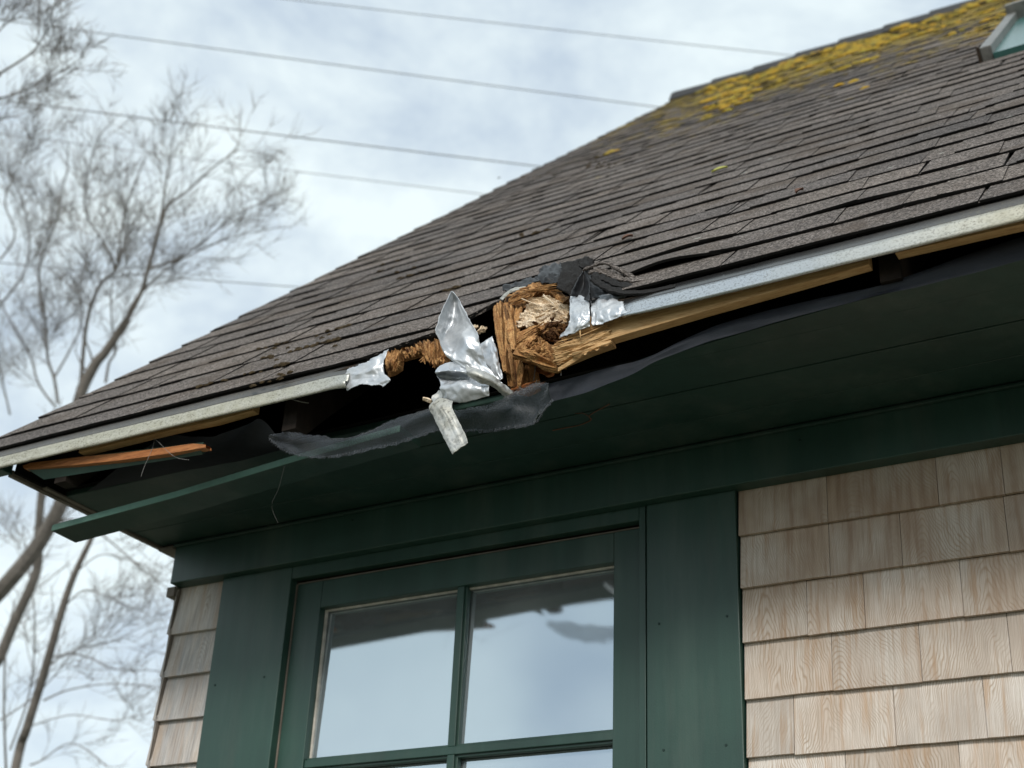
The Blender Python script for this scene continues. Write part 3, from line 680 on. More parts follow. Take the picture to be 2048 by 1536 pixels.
def split(m, rows, nu, nv, amp, fu, fv, seed, jag=.003, tone=(.3, .7), steps=5, back=.02):
    """a split face of timber: terraces running along v, with jagged ends and sides; closed by a back sheet"""
    R = [[PY(*p) if not isinstance(p, Vector) else p for p in r] for r in rows]; P = []; T = []
    for i in range(nv + 1):
        v = i / nv; ctl = [cat([r[k] for r in R], v) for k in range(len(R[0]))]; P.append([cat(ctl, j / nu) for j in range(nu + 1)])
    Q = []; b0 = len(m.v)
    for i, row in enumerate(P):
        q = []; tr_ = []
        for j, p in enumerate(row):
            a_ = P[min(i + 1, nv)][j] - P[max(i - 1, 0)][j]; b_ = P[i][min(j + 1, nu)] - P[i][max(j - 1, 0)]
            n = a_.cross(b_); n = n.normalized() if n.length > 1e-9 else Vector((0, -1, 0))
            if n.y > 0: n = -n
            u, v = j / nu, i / nv; wv = noise.noise(Vector((u * 2, v * 2.5, seed))) * .10
            x = noise.noise(Vector(((u + wv) * fu, v * fv, seed * 3.3))) + .45 * noise.noise(Vector(((u + wv) * fu * 2.7, v * fv * 1.6, seed)))
            st = math.floor(x * steps) / steps; fr = x * steps - math.floor(x * steps)
            d = (st + (max(0, fr - .75) * 4) / steps) + .10 * noise.noise(Vector((u * fu * 6, v * fv * 2.5, seed + 7)))
            e = a_.normalized() * (noise.noise(Vector((u * fu * 3.1, seed, i * 5.0))) * jag * 3.0 if i in (0, nv) else 0)
            if j in (0, nu): e = e + b_.normalized() * noise.noise(Vector((v * 14, seed, j))) * jag
            q.append(p + n * d * amp + e); tr_.append(min(1, max(0, tone[0] + (tone[1] - tone[0]) * (.5 + 1.1 * noise.noise(Vector((u * fu * 1.3, v * fv * 1.2, seed * 2)))))))
        Q.append(q); T.append(tr_)
    bb = len(m.v); nc = nu + 1
    for row in Q: m.v += row
    bk = len(m.v)
    for row in P: m.v += [p + Vector((0, back, 0)) for p in row]
    for i in range(nv):
        for j in range(nu):
            m.face((bb + i * nc + j, bb + i * nc + j + 1, bb + (i + 1) * nc + j + 1, bb + (i + 1) * nc + j), T[i][j])
    for i in range(nv):
        for j in (0, nu): m.face((bb + i * nc + j, bb + (i + 1) * nc + j, bk + (i + 1) * nc + j, bk + i * nc + j), .3)
    for j in range(nu):
        for i in (0, nv): m.face((bb + i * nc + j, bb + i * nc + j + 1, bk + i * nc + j + 1, bk + i * nc + j), .3)
# crushed rafter tail (upright)
m = MB()
split(m, [[(999, 607, -.535), (1028, 598, -.53), (1062, 596, -.50)], [(1001, 650, -.575), (1025, 650, -.585), (1050, 652, -.54)], [(1010, 712, -.60), (1033, 712, -.61), (1056, 715, -.585)], [(1019, 772, -.60), (1038, 775, -.605), (1062, 764, -.59)]], 46, 70, .014, 8, 1.8, 3, .002, (.0, .85), 5, .045)
split(m, [[(987, 612, -.55), (1001, 600, -.555)], [(989, 650, -.585), (1003, 650, -.59)], [(996, 700, -.61), (1010, 700, -.62)], [(1006, 742, -.62), (1012, 742, -.63)]], 12, 40, .005, 3, 2, 5, .003, (.3, .8), 4, .02)
split(m, [[(1012, 640, -.60), (1024, 636, -.60)], [(1014, 668, -.615), (1028, 664, -.615)], [(1022, 700, -.625), (1030, 698, -.625)]], 8, 24, .004, 2, 2, 6, .004, (.65, .95), 4, .012)
bundle(m, PY(1003, 600, -.56), PY(1026, 740, -.64), .030, .008, 12, (.2, .7), (.002, .007), (.2, .9), .10, .02)
raft = m.build('rafter', SPLINT, house, label='crushed rafter tail splintered upright in the break')
# arch of torn sheathing above the hole
m = MB()
split(m, [[(1008, 602, -.515), (1040, 578, -.505), (1080, 566, -.495), (1112, 576, -.50), (1140, 596, -.53)], [(1014, 622, -.545), (1046, 592, -.53), (1080, 580, -.52), (1106, 588, -.52), (1128, 606, -.55)], [(1030, 648, -.55), (1056, 606, -.53), (1080, 596, -.51), (1100, 600, -.51), (1120, 616, -.54)]], 70, 20, .010, 9, 2.2, 9, .004, (.15, .8), 5, .03)
bundle(m, PY(1040, 584, -.535), PY(1120, 574, -.53), .016, .012, 16, (.2, .6), (.002, .006), (.3, .95), .10, .1)
bundle(m, PY(1020, 604, -.55), PY(1060, 590, -.545), .022, .012, 14, (.3, .9), (.003, .007), (.3, .8), .16, .1)
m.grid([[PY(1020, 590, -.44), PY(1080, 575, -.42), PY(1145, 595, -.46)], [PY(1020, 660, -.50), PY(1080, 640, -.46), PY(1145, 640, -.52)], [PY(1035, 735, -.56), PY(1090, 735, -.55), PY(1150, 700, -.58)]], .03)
m.build('sheathing_break', SPLINT, house, label='torn edge of the roof sheathing arching over the break')
# pale fibres: layered torn plates plus a few loose fibres
m = MB()
split(m, [[(1070, 597, -.545), (1050, 612, -.55), (1038, 640, -.57)], [(1095, 594, -.55), (1080, 614, -.565), (1066, 646, -.58)], [(1120, 600, -.55), (1108, 622, -.57), (1098, 650, -.585)], [(1139, 612, -.555), (1134, 634, -.57), (1128, 656, -.58)]], 44, 54, .015, 6, 2.0, 13, .005, (.15, 1.0), 4, .02)
split(m, [[(1050, 618, -.565), (1032, 652, -.58)], [(1075, 626, -.58), (1060, 650, -.595)], [(1100, 630, -.575), (1094, 648, -.59)]], 16, 30, .007, 5, 2.2, 15, .007, (.55, 1.0), 5, .01)
bundle(m, PY(1040, 650, -.60), PY(1134, 612, -.575), .040, .010, 6, (.10, .30), (.003, .008), (.45, 1.0), .12, .05)
m.sliver(PY(1086, 590, -.59), PY(1112, 612, -.60), .004, .003, .9); m.sliver(PY(1045, 598, -.57), PY(1080, 612, -.585), .003, .002, .7)
tag(m.build('wood_fibre_mass', PALE), 'mass of pale torn wood fibres bulging from the hole in the eave', 'splintered wood')
# rot crumbs
m = MB()
for k in range(120):
    px, py = rnd.gauss(1112, 14), rnd.gauss(664, 11); p = PY(px, py, -.590 + rnd.uniform(-.012, .01))
    d = Vector((rnd.uniform(-1, 1), rnd.uniform(-.5, .5), rnd.uniform(-.6, .6))) * .011
    m.sliver(p - d, p + d, rnd.uniform(.003, .009), rnd.uniform(.002, .005), rnd.choice((.0, .02, .04, .08, .5, 1.0) if py > 672 else (.0, .02, .05, .3)), tip=.7)
tag(m.build('rotten_wood', SPLINT), 'dark crumbling rotten wood beside the bright flashing flap', 'rotten wood')
# yellow diagonal splinters
m = MB()
split(m, [[(1018, 672, -.60), (1024, 692, -.61)], [(1045, 660, -.60), (1048, 684, -.615)], [(1070, 650, -.59), (1072, 668, -.605)], [(1096, 642, -.585), (1096, 652, -.59)]], 18, 40, .006, 5, 2, 21, .004, (.35, .9), 5, .012)
split(m, [[(1034, 692, -.615), (1040, 704, -.62)], [(1054, 676, -.62), (1058, 686, -.625)], [(1070, 666, -.61), (1072, 676, -.615)]], 10, 22, .003, 4, 2, 23, .006, (.75, 1.0), 4, .008)
bundle(m, PY(1022, 690, -.615), PY(1088, 652, -.60), .014, .008, 12, (.25, .7), (.002, .005), (.4, .95), .10, .04)
tag(m.build('wood_splinter', SPLINT), 'yellow diagonal splinters crossing the middle of the broken hole', 'wood splinter')
# orange chunk + blunt stick
m = MB()
split(m, [[(1036, 684, -.60), (1072, 674, -.60), (1104, 690, -.60)], [(1040, 702, -.615), (1076, 700, -.62), (1112, 708, -.615)], [(1046, 718, -.60), (1080, 722, -.605), (1120, 726, -.60)]], 40, 26, .010, 6, 3, 27, .004, (.25, .85), 5, .03)
for k in range(60):
    p = PY(rnd.uniform(1042, 1090), rnd.uniform(684, 712), -.628); d = Vector((rnd.uniform(-1, 1), -.6, rnd.uniform(-1, 1))) * .0045
    m.sliver(p, p + d, rnd.uniform(.003, .008), .003, rnd.uniform(.5, .95), tip=.6)
tag(m.build('wood_chunk', SPLINT), 'crumbly orange chunk of wood wedged under the diagonal splinters', 'wood chunk')
m = MB()
slab(m, [PY(1033, 707, -.635), PY(1062, 716, -.63), PY(1095, 728, -.62), PY(1122, 738, -.60)], (.026, .016), .022, .5, amp=.005)
bundle(m, PY(1036, 702, -.648), PY(1078, 711, -.645), .007, .005, 14, (.15, .5), (.003, .006), (.7, 1.0), .2, .05)
tag(m.build('broken_stick', SPLINT), 'blunt reddish stick of wood poking left out of the broken hole', 'wood stick')
# splintered fascia end
m = MB()
split(m, [[(1104, 690, -.635), (1108, 708, -.638), (1116, 730, -.632)], [(1140, 678, -.640), (1144, 698, -.642), (1150, 716, -.634)], [(1175, 664, -.640), (1180, 682, -.640), (1184, 702, -.634)], [(1215, 651, -.636), (1220, 668, -.636), (1224, 688, -.633)]], 26, 60, .008, 6, 1.6, 33, .006, (.3, .75), 5, .02)
bundle(m, PY(1105, 686, -.645), PY(1195, 652, -.645), .012, .008, 16, (.15, .5), (.0015, .004), (.5, 1.0), .12, .05)
bundle(m, PY(1108, 716, -.64), PY(1165, 700, -.64), .020, .008, 12, (.2, .5), (.002, .006), (.5, .9), .08, .08)
tag(m.build('fascia_splinters', PINE), 'golden splintered stub where the fascia board snapped, below the flashing flap', 'splintered board')
m = MB(); m.sliver(PY(1116, 740, -.635), PY(1172, 706, -.628), .008, .006, .55, tip=.8); m.sliver(PY(1160, 655, -.66), PY(1161, 676, -.655), .0025, .002, .8, tip=.3); m.sliver(PY(1160, 672, -.655), PY(1215, 648, -.64), .002, .002, .7, tip=.3)
tag(m.build('wood_splinter', PINE), 'long thin splinter slanting down under the snapped fascia board', 'wood splinter')
# lower splinters lying on screen
m = MB(); bundle(m, PY(1018, 786, -.60), PY(1085, 766, -.59), .010, .012, 22, (.4, 1.0), (.002, .006), (.15, .55), .06, .05)
tag(m.build('wood_splinter', RUSTW), 'dark reddish splinters lying on the screen below the crushed rafter', 'wood splinter')
m = MB(); slab(m, [PY(1074, 738, -.55), PY(1092, 745, -.55), PY(1106, 748, -.55)], (.018, .008), .01, .45, amp=.003)
tag(m.build('wood_chip', RUSTW), 'small reddish chip hanging in the dark below the blunt stick', 'wood chip')
# left torn sheathing fibres
m = MB()
def fringe(m, path, n, ln, dirv, tone, w=(.002, .006), Y=-.60):
    pp = [PY(a, b, Y) for a, b in path]
    for k in range(n):
        p = cat(pp, rnd.random()) + Vector((rnd.uniform(-.006, .006), rnd.uniform(-.012, .012), rnd.uniform(-.006, .006)))
        d = (Vector(dirv) + Vector((rnd.uniform(-1, 1), rnd.uniform(-.6, .6), rnd.uniform(-.6, .6))) * .55).normalized() * rnd.uniform(*ln)
        m.sliver(p, p + d, rnd.uniform(*w), rnd.uniform(.0015, .004), rnd.uniform(*tone), tip=.15)
split(m, [[(768, 703, -.60), (790, 700, -.60), (808, 699, -.60)], [(770, 722, -.61), (784, 722, -.615), (800, 712, -.61)], [(772, 743, -.61), (780, 744, -.61), (796, 734, -.61)]], 30, 24, .013, 7, 2.5, 41, .007, (.1, .95), 5, .02)
split(m, [[(795, 702, -.59), (820, 695, -.585), (850, 684, -.575), (888, 676, -.565)], [(798, 708, -.60), (822, 704, -.60), (850, 697, -.595), (888, 692, -.585)], [(800, 716, -.605), (822, 710, -.605), (848, 704, -.60), (886, 704, -.595)]], 80, 14, .012, 16, 1.6, 43, .006, (.05, .95), 5, .02)
split(m, [[(838, 690, -.60), (862, 684, -.60), (888, 680, -.59)], [(842, 704, -.61), (864, 702, -.612), (892, 700, -.60)], [(848, 719, -.61), (868, 727, -.61), (890, 722, -.60)]], 50, 20, .014, 12, 1.3, 45, .008, (.1, .95), 5, .02)
fringe(m, [(846, 716), (866, 722), (888, 716)], 22, (.006, .018), (.05, -.3, -1), (.5, .9), Y=-.61)
fringe(m, [(782, 710), (810, 704), (842, 696)], 18, (.006, .016), (.6, -.3, -.7), (.4, .9), Y=-.605)
m.build('sheathing_break', SPLINT, house, label='frayed sheathing hanging over the black gap near the torn drip edge')
fr = MB(); fringe(fr, [(938, 648), (958, 652), (972, 660)], 26, (.008, .02), (-.6, -.3, -.5), (.5, 1.0), Y=-.56)
tag(fr.build('wood_fibre_tuft', PALE), 'small pale tuft of wood fibre between the standing metal leaf and the rafter', 'splintered wood')
# ---- torn flashing things
foil('torn_flashing', [
    [(903, 582, -.690), (903.6, 582.5, -.69), (904.2, 583, -.69), (905, 584, -.69)],
    [(893, 611, -.715), (908, 606, -.675), (914, 603, -.685), (919, 605, -.69)],
    [(881, 643, -.730), (901, 646, -.675), (922, 640, -.690), (938, 642, -.70)],
    [(873, 661, -.735), (888, 671, -.685), (925, 664, -.700), (951, 664, -.705)],
    [(884, 698, -.715), (905, 697, -.700), (938, 694, -.705), (962, 694, -.69)],
    [(902, 722, -.700), (925, 722, -.702), (952, 720, -.690), (973, 724, -.675)],
    [(926, 735, -.695), (946, 741, -.690), (968, 745, -.680), (989, 750, -.665)],
    [(948, 745, -.680), (968, 757, -.680), (986, 764, -.670), (1004, 768, -.655)]], 60, 120, .0042, 11, 17, .0012, FOIL,
    label='tall leaf-shaped sheet of torn metal flashing standing up from the broken eave', catg='metal flashing', group='pieces of torn flashing')
foil('torn_flashing', [[(930, 732, -.715), (933, 742, -.725), (936, 753, -.715)], [(958, 740, -.71), (960, 752, -.72), (962, 766, -.705)], [(985, 753, -.695), (984, 762, -.70), (982, 771, -.69)], [(1006, 768, -.67), (1002, 776, -.68), (997, 784, -.67)], [(1026, 786, -.65), (1018, 790, -.655), (1010, 792, -.65)]], 16, 44, .0018, 14, 30, .001, FOILD,
    label='dull grey twisted tail of flashing running down to the screen from the metal leaf', catg='metal flashing', group='pieces of torn flashing')
foil('torn_flashing', [[(878, 733, -.69), (903, 724, -.695), (932, 735, -.69)], [(871, 744, -.705), (900, 742, -.715), (936, 746, -.71)], [(874, 752, -.69), (903, 755, -.675), (940, 756, -.685)], [(880, 763, -.695), (925, 761, -.705), (976, 767, -.69)], [(881, 779, -.70), (925, 780, -.712), (977, 780, -.695)], [(883, 796, -.695), (922, 806, -.70), (977, 792, -.69)]], 46, 40, .0045, 17, 30, .001, FOIL,
    label='crumpled white-bright piece of flashing below the metal leaf', catg='metal flashing', group='pieces of torn flashing')
foil('torn_flashing', [[(875, 796, -.700), (890, 797, -.702), (906, 803, -.70)], [(857, 813, -.708), (880, 812, -.716), (904, 814, -.708)], [(868, 836, -.708), (892, 834, -.714), (914, 836, -.708)], [(879, 860, -.710), (902, 858, -.713), (924, 856, -.71)], [(891, 883, -.712), (912, 879, -.716), (932, 872, -.712)], [(905, 909, -.716), (920, 897, -.716), (936, 886, -.716)]], 30, 56, .0020, 21, 26, .0008, FOILD,
    label='narrow scuffed metal strip dangling lowest in front of the green soffit', catg='metal flashing', group='pieces of torn flashing', lat=(5, 1))
foil('torn_flashing', [[(958, 690, -.62), (972, 680, -.62), (984, 672, -.61)], [(966, 716, -.63), (982, 706, -.635), (996, 700, -.62)], [(980, 742, -.64), (992, 736, -.645), (1001, 730, -.63)], [(996, 762, -.64), (1001, 760, -.64), (1006, 755, -.64)]], 20, 34, .004, 25, 30, .001, FOIL,
    label='folded metal sheet half hidden between the metal leaf and the crushed rafter', catg='metal flashing', group='pieces of torn flashing')
foil('torn_flashing', [[(1000, 597, -.545), (1022, 578, -.53), (1052, 572, -.52)], [(1004, 600, -.55), (1024, 583, -.54), (1050, 577, -.53)]], 16, 4, .001, 28, 40, .0015, FOILD,
    label='thin pale blue sliver of metal along the top of the crushed rafter', catg='metal flashing', group='pieces of torn flashing')
foil('flashing_scrap', [[(862, 796, -.675), (872, 786, -.67), (884, 778, -.67)], [(866, 806, -.68), (876, 803, -.68), (886, 800, -.68)]], 10, 8, .003, 30, 60, .003, FOILD,
    label='tiny curled metal scrap beside the pink wood chip', catg='metal scrap')
m = MB(); m.sliver(PY(846, 797, -.66), PY(862, 803, -.655), .008, .005, .9, tip=.9); tag(m.build('wood_chip', PALE), 'tiny pinkish wood chip at the top of the dangling metal strip', 'wood chip')
# ---- black underlayment, dark gap sheet and lifted shingle layers
def felt(name, rows, nu, nv, amp, seed, jag, mat=FELT, label=None, th=.002, catg='roofing scrap'):
    return foil(name, rows, nu, nv, amp, seed, 40, jag, mat, None, th, label, catg)
felt('underlayment_and_gap_sheet', [[(1080, 540, -.44), (1105, 527, -.42), (1132, 530, -.43)], [(1078, 556, -.50), (1105, 548, -.50), (1128, 548, -.49)], [(1086, 568, -.52), (1108, 566, -.53), (1122, 572, -.54)]], 22, 18, .008, 31, .006, label='shiny black torn underlayment bunched at the left of the folded shingle')
felt('underlayment_and_gap_sheet', [[(1008, 574, -.46), (1045, 562, -.45), (1085, 552, -.46)], [(1010, 584, -.50), (1045, 574, -.49), (1088, 562, -.49)]], 26, 7, .006, 33, .008, label='thin ragged black underlayment along the top edge of the break')
felt('folded_shingle', [[(1122, 528, -.50), (1142, 524, -.49), (1172, 518, -.50)], [(1124, 545, -.54), (1145, 545, -.545), (1170, 536, -.54)], [(1116, 562, -.575), (1136, 566, -.58), (1156, 560, -.575)], [(1114, 578, -.60), (1128, 582, -.60), (1140, 590, -.60)]], 18, 22, .004, 35, .003, SHG, 'piece of grey shingle folded down over the break, left of the black peak', th=.004)
felt('folded_shingle', [[(1158, 524, -.51), (1172, 515, -.49), (1186, 526, -.51)], [(1164, 540, -.55), (1176, 534, -.55), (1186, 538, -.55)]], 12, 8, .008, 37, .006, SHG, 'crumpled knob of shingle at the very top of the black peak', th=.004)
felt('underlayment_and_gap_sheet', [[(1166, 541, -.565), (1168, 541, -.565), (1172, 542, -.565)], [(1152, 566, -.60), (1166, 572, -.575), (1180, 570, -.60)], [(1138, 592, -.625), (1160, 596, -.60), (1180, 603, -.635)]], 14, 16, .003, 39, .002, label='black tent-like fold of underlayment above the bright flashing flap')
felt('underlayment_and_gap_sheet', [[(1172, 541, -.56), (1200, 545, -.53), (1250, 560, -.53), (1330, 566, -.57)], [(1178, 570, -.59), (1210, 575, -.56), (1260, 580, -.57), (1330, 576, -.60)], [(1182, 603, -.62), (1220, 598, -.60), (1262, 594, -.62), (1335, 584, -.625)]], 30, 16, .003, 41, .002, label='black sheet standing in for the dark gap below the lifted shingle layers')  # black sheet painted in as the shaded gap above the drip edge
def ribbon(path, Y0, dep, th, seed, label):
    m = MB(); pp = [PY(a, b, Y0 + (c if c else 0)) for a, b, c in path]; P0, P1 = [], []
    for k in range(41):
        p = cat(pp, k / 40) + Vector((0, 0, .0030 * noise.noise(Vector((k * .32, seed, 0))) + .0016 * noise.noise(Vector((k * 1.3, seed, 2)))))
        P0.append(p); P1.append(p + Vector((0, CT, ST)) * dep * (1 + .8 * noise.noise(Vector((k * .35, seed, 4)))))
    m.grid([P0, [a.lerp(b, .5) + Vector((0, 0, .003)) for a, b in zip(P0, P1)], P1]); o = m.build('lifted_shingle', ROOF if seed < 3 else SHG); solid(o, th); return tag(o, label, 'roof shingle', 'bent shingle layers beside the break')
ribbon([(1166, 543, 0), (1188, 533, 0), (1209, 528, 0), (1232, 540, 0), (1262, 556, 0), (1292, 569, 0)], -.575, .018, .0045, 1, 'uppermost bent shingle layer, peaked like a roof beside the break')
ribbon([(1176, 548, 0), (1198, 546, 0), (1222, 556, 0), (1252, 564, 0), (1300, 561, 0), (1345, 551, 0)], -.590, .035, .0045, 2, 'second bent shingle layer, just under the peaked one')
ribbon([(1182, 553, 0), (1205, 562, 0), (1236, 574, 0), (1290, 579, 0), (1345, 572, 0)], -.615, .03, .005, 3, 'third bent shingle layer, curving out from the black fold')
ribbon([(1180, 560, 0), (1204, 577, 0), (1240, 588, 0), (1290, 588, 0), (1350, 576, 0)], -.640, .03, .005, 4, 'lowest bent shingle layer, just above the metal drip edge')
# ---- screen fabric
def ribfab(name, top, bot, n, nv, Yt, Yb, label, fray=0, seed=1, amp=.004, mat=None):
    m = MB(); T = [PY(a, b, Yt if len(q) == 0 else q[0]) for a, b, *q in top]; B = [PY(a, b, Yb if len(q) == 0 else q[0]) for a, b, *q in bot]; P = []
    for i in range(nv + 1):
        v = i / nv; row = []
        for j in range(n + 1):
            u = j / n; p = cat(T, u).lerp(cat(B, u), v); p = p + Vector((0, -1, 0)) * (amp * math.sin(v * 5 + 2.5 * noise.noise(Vector((u * 5, seed, 0)))) + amp * noise.noise(Vector((u * 12, v * 3, seed))))
            if fray and (i in (0, nv) or j in (0, 1)): p = p + noise.noise_vector(p * 70) * .004 + noise.noise_vector(p * 260) * .002
            row.append(p)
        P.append(row)
    m.grid(P)
    for k in range(fray):
        p = cat(B, rnd.random()); d = Vector((rnd.uniform(-.5, .5), rnd.uniform(-.4, .2), -1)).normalized() * rnd.uniform(.002, .008)
        m.sliver(p + Vector((0, 0, .002)), p + d, .0008, .0006, tip=.5)
    return tag(m.build(name, mat or FABRIC, smooth=True), label, 'screen fabric', 'strips of torn screen')
ribfab('screen_fabric', [(2120, 452), (2048, 472), (1960, 500), (1900, 521), (1830, 547), (1767, 571), (1700, 585), (1640, 596), (1560, 614), (1500, 628), (1440, 648), (1400, 664), (1350, 688), (1300, 712), (1255, 727), (1200, 741), (1150, 756), (1098, 768)],
       [(2120, 497), (2048, 517), (1960, 541), (1900, 556), (1830, 574), (1767, 588), (1700, 604), (1640, 619), (1560, 641), (1500, 658), (1440, 675), (1400, 688), (1350, 705), (1310, 722), (1265, 747), (1215, 767), (1170, 785), (1100, 802)], 130, 5, -.585, -.590, 'dark blue screen fabric sagging along the outer edge of the soffit', fray=0, seed=2, amp=.003, mat=FABRICR)
ribfab('screen_fabric', [(545, 871), (580, 868), (625, 872), (695, 874), (734, 861), (793, 840), (861, 812), (908, 818), (940, 816), (974, 809), (1009, 792), (1040, 782), (1070, 771), (1100, 765)],
       [(538, 876), (560, 895), (598, 910), (650, 914), (705, 904), (783, 887), (871, 861), (915, 862), (945, 860), (972, 861), (1025, 853), (1069, 844), (1084, 825), (1102, 801)], 260, 12, -.612, -.618, 'torn screen fabric hanging with a frayed lower edge beneath the break', fray=380, seed=5, amp=.009)
m = MB()
for k in range(260):
    u = rnd.random(); p = cat([PY(1010, 793, -.60), PY(1030, 787, -.60), PY(1060, 778, -.60), PY(1080, 768, -.60)], u) + Vector((0, rnd.uniform(-.006, .006), rnd.uniform(-.004, .004)))
    d = Vector((rnd.uniform(-1, 1), -.3, rnd.uniform(-1, 1))).normalized() * rnd.uniform(.003, .009); m.sliver(p, p + d, .0007, .0006)
tag(m.build('frayed_threads', THREAD), 'tuft of pale frayed threads on the torn screen near the crushed rafter', 'frayed threads')
ribfab('screen_fabric', [(335, 868, -.60), (385, 873, -.60), (430, 872, -.60), (480, 855, -.61), (520, 838, -.615), (550, 868, -.60)], [(168, 984, -.44), (235, 968, -.44), (310, 953, -.44), (400, 935, -.44), (480, 920, -.45), (565, 898, -.50)], 50, 8, -.6, -.5, 'dark navy screen fabric stretched inside the open eave near the corner', seed=9, amp=.004, mat=FABRICD)
# near-black backing added inside the eave cavity to keep it dark
m = MB(); m.box((-2.86, .0, 3.075), (XR, .028, 3.62)); m.box((-2.86, -.44, 3.0735), (XR, -.001, 3.0745)); m.hexa([(-2.8615, -.60, 3.057), (-2.85, -.60, 3.057), (-2.85, .029, 3.057), (-2.8615, .029, 3.057), (-2.86, -.60, 3.11), (-2.85, -.60, 3.11), (-2.85, .029, 3.68), (-2.86, .029, 3.68)]); m.build('eave_dark_backing', EDGE, house)
# ---- dangling green board and orange splintered strip
bd = MB(); be = MB(); A = [PY(105, 1050, -.485), PY(350, 983, -.49), PY(600, 907, -.50), PY(715, 874, -.505), PY(800, 850, -.508)]
for (a, b) in zip(A, A[1:]):
    th = Vector((0, 0, -.0165)); bk0 = Vector((.0, .088, -.002)); f0 = Vector((0, .003, 0))
    bd.hexa([a + th + f0, b + th + f0, b + th + bk0, a + th + bk0, a + f0, b + f0, b + bk0, a + bk0])
    be.hexa([a + th, b + th, b + th + f0 * .9, a + th + f0 * .9, a, b, b + f0 * .9, a + f0 * .9])
bo = bd.build('soffit_plank', GREEND); tag(bo, 'loose green soffit plank hanging down with its end past the corner of the house', 'wood plank')
be.build('edge', GREEN3, bo, label='worn green front edge, coloured paler where it catches light')  # edge colour brightened for the light it catches, on top of wear
m = MB(); Pt = [(45, 931), (60, 926), (150, 915), (250, 905), (330, 895), (385, 887), (411, 889)]; Pb = [(48, 937), (62, 937), (150, 930), (250, 919), (330, 908), (385, 899), (412, 895)]
r0 = [PY(a, b, -.622) for a, b in Pt]; r1 = [PY(a, b, -.622) for a, b in Pb]; r2 = [p + Vector((0, .02, 0)) for p in r1]; r3 = [p + Vector((0, .02, 0)) for p in r0]
m.grid([r3, r0, r1, r2, r3]); m.build('splintered_strip', RUSTW); o = bpy.data.objects['splintered_strip']; tag(o, 'long orange brown splintered strip of wood under the drip edge at the corner', 'wood strip')
# ---- threads, twig, nails
def thread(name, path, r, mat, label, catg, group=None):
    m = MB(); pp = [PY(*p) if len(p) == 3 else p for p in path]; m.tube([cat(pp, k / 24) for k in range(25)], r, 5); return tag(m.build(name, mat), label, catg, group)
thread('loose_thread', [(303, 873, -.61), (318, 885, -.63), (338, 905, -.64), (355, 916, -.64), (378, 920, -.64)], .0005, THREAD, 'pale loose thread curving right below the drip edge near the corner', 'thread', 'loose threads')
thread('loose_thread', [(309, 877, -.61), (306, 893, -.62), (297, 915, -.63), (288, 935, -.63), (282, 953, -.63)], .0005, THREAD, 'pale loose thread hanging straight down over the dark screen', 'thread', 'loose threads')
thread('loose_thread', [(569, 932, -.52), (563, 955, -.50), (556, 980, -.48), (545, 1003, -.46), (545, 1020, -.44), (556, 1046, -.42)], .0003, THREAD, 'faint cobweb strand hanging across the soffit below the loose plank', 'thread', 'loose threads')
m = MB(); pp = [PZ(a, b, ZS - .002) for a, b in ((1105, 861), (1130, 856), (1160, 850), (1182, 840), (1178, 833), (1188, 825), (1205, 816), (1219, 808))]
m.tube([cat(pp, k / 30) for k in range(31)], .0011, 5); m.tube([pp[4], PZ(1165, 826, ZS - .002), PZ(1150, 827, ZS - .002)], .0006, 4); tag(m.build('twig', TWIG), 'thin reddish twig stuck to the underside of the green soffit', 'twig')
for (path, lb) in (([(1070, 734, -.57), (1069, 750, -.575), (1067, 763, -.58)], 'bright nail pointing down in the dark beside the crushed rafter'), ([(1118, 735, -.60), (1122, 744, -.60), (1122, 751, -.60)], 'bent nail under the tip of the blunt stick'), ([(583, 843 - 45, -.60), (600, 803, -.60), (617, 806, -.60)], 'nail poking out under the drip edge left of the break'), ([(583, 857, -.58), (583, 865, -.58), (584, 871, -.58)], 'nail standing above the fabric near its torn corner')):
    thread('nail', path, .0012, NAILM, lb, 'nail', 'exposed nails')
# leaves on roof
def leaf(px, py, s, mat, label, ang):
    x, t = PR(px, py, .012); m = MB(); c, sn = math.cos(ang), math.sin(ang); P = []
    for i in range(7):
        v = i / 6; w = math.sin(math.pi * min(1, v * .92 + .04)) * .45 * s
        P.append([roofp(x + (c * (v - .5) * s - sn * k * w), t + (sn * (v - .5) * s + c * k * w), .013 + .006 * abs(k) + .004 * math.sin(v * 3)) for k in (-1, 0, 1)])
    m.grid(P); o = m.build('fallen_leaf', mat, smooth=True); solid(o, .0006); tag(o, label, 'leaf', 'leaves on the roof')
leaf(1440, 342, .052, LEAF, 'yellow green leaf lying alone in the middle of the roof', .3)
leaf(1600, 385, .026, LEAFB, 'small brown leaf on the shingles right of the yellow green one', 1.0)
leaf(1256, 478, .030, LEAFB, 'brown leaf on the shingles just above the black peak', .5)
